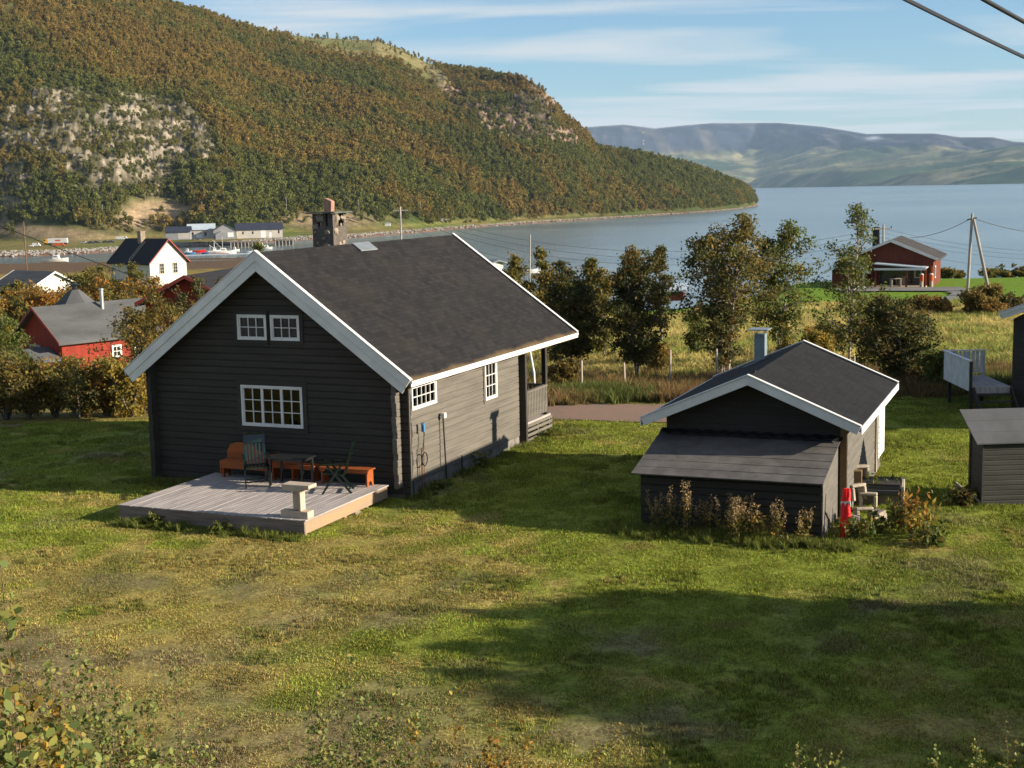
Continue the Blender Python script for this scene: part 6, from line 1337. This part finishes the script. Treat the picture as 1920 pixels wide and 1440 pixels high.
# boats
def boat(label, px, py, L_, m, cabin=True, mast=False, rz=0., stripe=None, name='small_boat', z=None):
    w = Pz(px, py, SEA if z is None else z); e = thing(name, label, 'boat', w, rz, 'boats in the bay'); b = L_ * .13 + .5; hh = .5 + L_ * .06; mb = MB(); n = 9; vs = []; 
    for i in range(n):
        f = i / (n - 1); x = -L_ / 2 + L_ * f; wd = b * math.sin(min(1, (1 - f) * 1.6 + .02) * math.pi / 2) * (1 if f < .6 else 1) * (.8 + .2 * min(1, f * 4)); sh_ = hh * (1 + .5 * f ** 3)
        vs += [(x, -wd, sh_), (x, -wd * .7, 0), (x, 0, -.35), (x, wd * .7, 0), (x, wd, sh_)]
    fs = [(i * 5 + k, i * 5 + k + 1, (i + 1) * 5 + k + 1, (i + 1) * 5 + k) for i in range(n - 1) for k in range(4)] + [(0, 1, 2, 3, 4), tuple((n - 1) * 5 + k for k in range(5))]
    fs += [(i * 5, (i + 1) * 5, (i + 1) * 5 + 4, i * 5 + 4) for i in range(n - 1)]; mb.add(vs, fs); mb.build('hull', m, e)
    if stripe: mb = MB(); mb.box(-L_ / 2 + .1, L_ * .22, -b * 1.03, b * 1.03, .12, .38); mb.build('stripe', stripe, e)
    if cabin: mb = MB(); mb.prism([(-L_ * .1, hh), (L_ * .16, hh), (L_ * .10, hh + 1.3 + L_ * .04), (-L_ * .08, hh + 1.3 + L_ * .04)], fr, -b * .6, b * .6); c = mb.build('cabin', M_white, e); mb = MB(); mb.box(-L_ * .06, L_ * .085, -b * .6 - .02, b * .6 + .02, hh + .8, hh + 1.2); mb.build('window', M_dglass, c)
    if mast:
        mb = MB(); mb.tube([(0, 0, hh), (0, 0, hh + L_ * .55)], .1, 5); mb.tube([(.3, 0, hh + 1), (-L_ * .35, 0, hh + L_ * .42)], .09, 5); mb.tube([(-L_ * .3, 0, hh), (-L_ * .3, 0, hh + L_ * .42)], .08, 5); mb.build('mast', M_white, e)
    return e
boat('large white fishing boat with red hull bottom and derricks', 418, 476, 15, M_white, True, True, R(8), M_redtrim, 'fishing_boat'); boat('fishing boat stern with a red pennant left of the large one', 402, 473, 8, M_white, True, True, R(20), M_redtrim, 'fishing_boat')
boat('red boat moored among the blue ones', 372, 473, 9, M_red, False); boat('pale blue boat at the left of the mooring', 351, 474, 6, M_warel, True); boat('dark blue dinghy left of the red boat', 357, 476.5, 6, M_blue, False); boat('blue open boat right of the red one', 387, 476, 5, M_blue, False)
boat('white motor boat right of the large fishing boat', 440, 471, 6, M_white, True); boat('white cabin boat behind the ridge sapling', 490, 464, 8, M_white, True); boat('second white cabin boat behind the sapling', 500, 467, 7, M_white, True); boat('small white boat left near the roof apex', 466, 474, 5, M_warel, False)
e = thing('floating_jetty', 'pale blue floating jetty in front of the moored boats', 'jetty', Pz(412, 478, SEA), R(8)); mb = MB(); mb.box(-20, 22, -.9, .9, .1, .5); mb.build('walkway', M_warel, e)
for k in range(6): mb = MB(); mb.box(-19 + k * 7.6, -17 + k * 7.6, -1.1, 1.1, -.3, .1); mb.build('float', M_blue, e)
Yb = 640.; w = P(105, 491, Yb); boat('white motor boat lying on the mud flat', 105, 490.5, 11, M_white, True, False, 0, None, z=P(105, 490.5, 600)[2])
for px, py, lab in ((727, 424, 'tiny white shed on the far shore road'), (832, 415, 'white trailer on the far shore'), (490, 450, 'x')):
    if lab == 'x': continue
    w = hl(px, py); e = thing('shore_shed', lab, 'shed', w, 0, 'small white things on the far shore'); mb = MB(); mb.box(-2.2, 2.2, -1.5, 1.5, 0, 2.0); mb.build('wall', M_white, e); mb = MB(); mb.prism([(-2.5, 2.01), (2.5, 2.01), (2.5, 2.2), (0, 2.9), (-2.5, 2.2)], fr, -1.7, 1.7); mb.build('roof', M_silver, e)
boat('small white sailing boat behind the birches by the cabin roof', 996, 512, 4, M_white, False, z=-10.5)

# shoreline stones (a loose band nobody could count)
r = np.random.default_rng(77); pt = []
for px in np.arange(0, 1400, .7):
    c = int(np.argmin(abs(hx - px)))
    for _ in range(2):
        f = r.uniform(1.0, 3.2 if 560 < px < 900 else 2.6); k_ = int(f * 4.5); k_ = min(k_, 16); pt.append(HV[c, k_] + r.normal(size=3) * [1.5, 1.5, .0])
pt = np.array(pt); V0 = []; F0 = []
ico = MB(); ico.blob((0, 0, 0), (1, 1, .7), 5, 3, .3, seed=3)
me = bpy.data.meshes.new('shore_stone_shape'); me.from_pydata(ico.v, [], ico.f); me.materials.append(mat('shore_stone', (.30, .27, .24), .9, .3, .3)); stp_ = bpy.data.objects.new('shore_stone_shape', me)
s_ = r.uniform(.3, 1.1, len(pt)); scatter('shore_stones', pt, r.uniform(0, 6.28, len(pt)), np.stack([s_, s_, s_], 1), np.zeros(len(pt)), np.ones((len(pt), 3)), [stp_]); bpy.data.objects['shore_stones']['label'] = 'band of pale stones along the far shore'

# ------------------------------------------------------------------ air
hb_ = MB(); hb_.box(-15500, 17500, -300, 21500, -61.5, 1200); hz_ = hb_.build('haze', bpy.data.materials.new('haze_air')); hz_['kind'] = 'stuff'
hm_ = bpy.data.materials['haze_air']; hm_.use_nodes = True; hm_.node_tree.nodes.clear(); vo = hm_.node_tree.nodes.new('ShaderNodeVolumePrincipled'); mo = hm_.node_tree.nodes.new('ShaderNodeOutputMaterial')
vo.inputs['Color'].default_value = (.52, .74, 1, 1); vo.inputs['Density'].default_value = 2.5e-5; hm_.node_tree.links.new(vo.outputs[0], mo.inputs['Volume'])
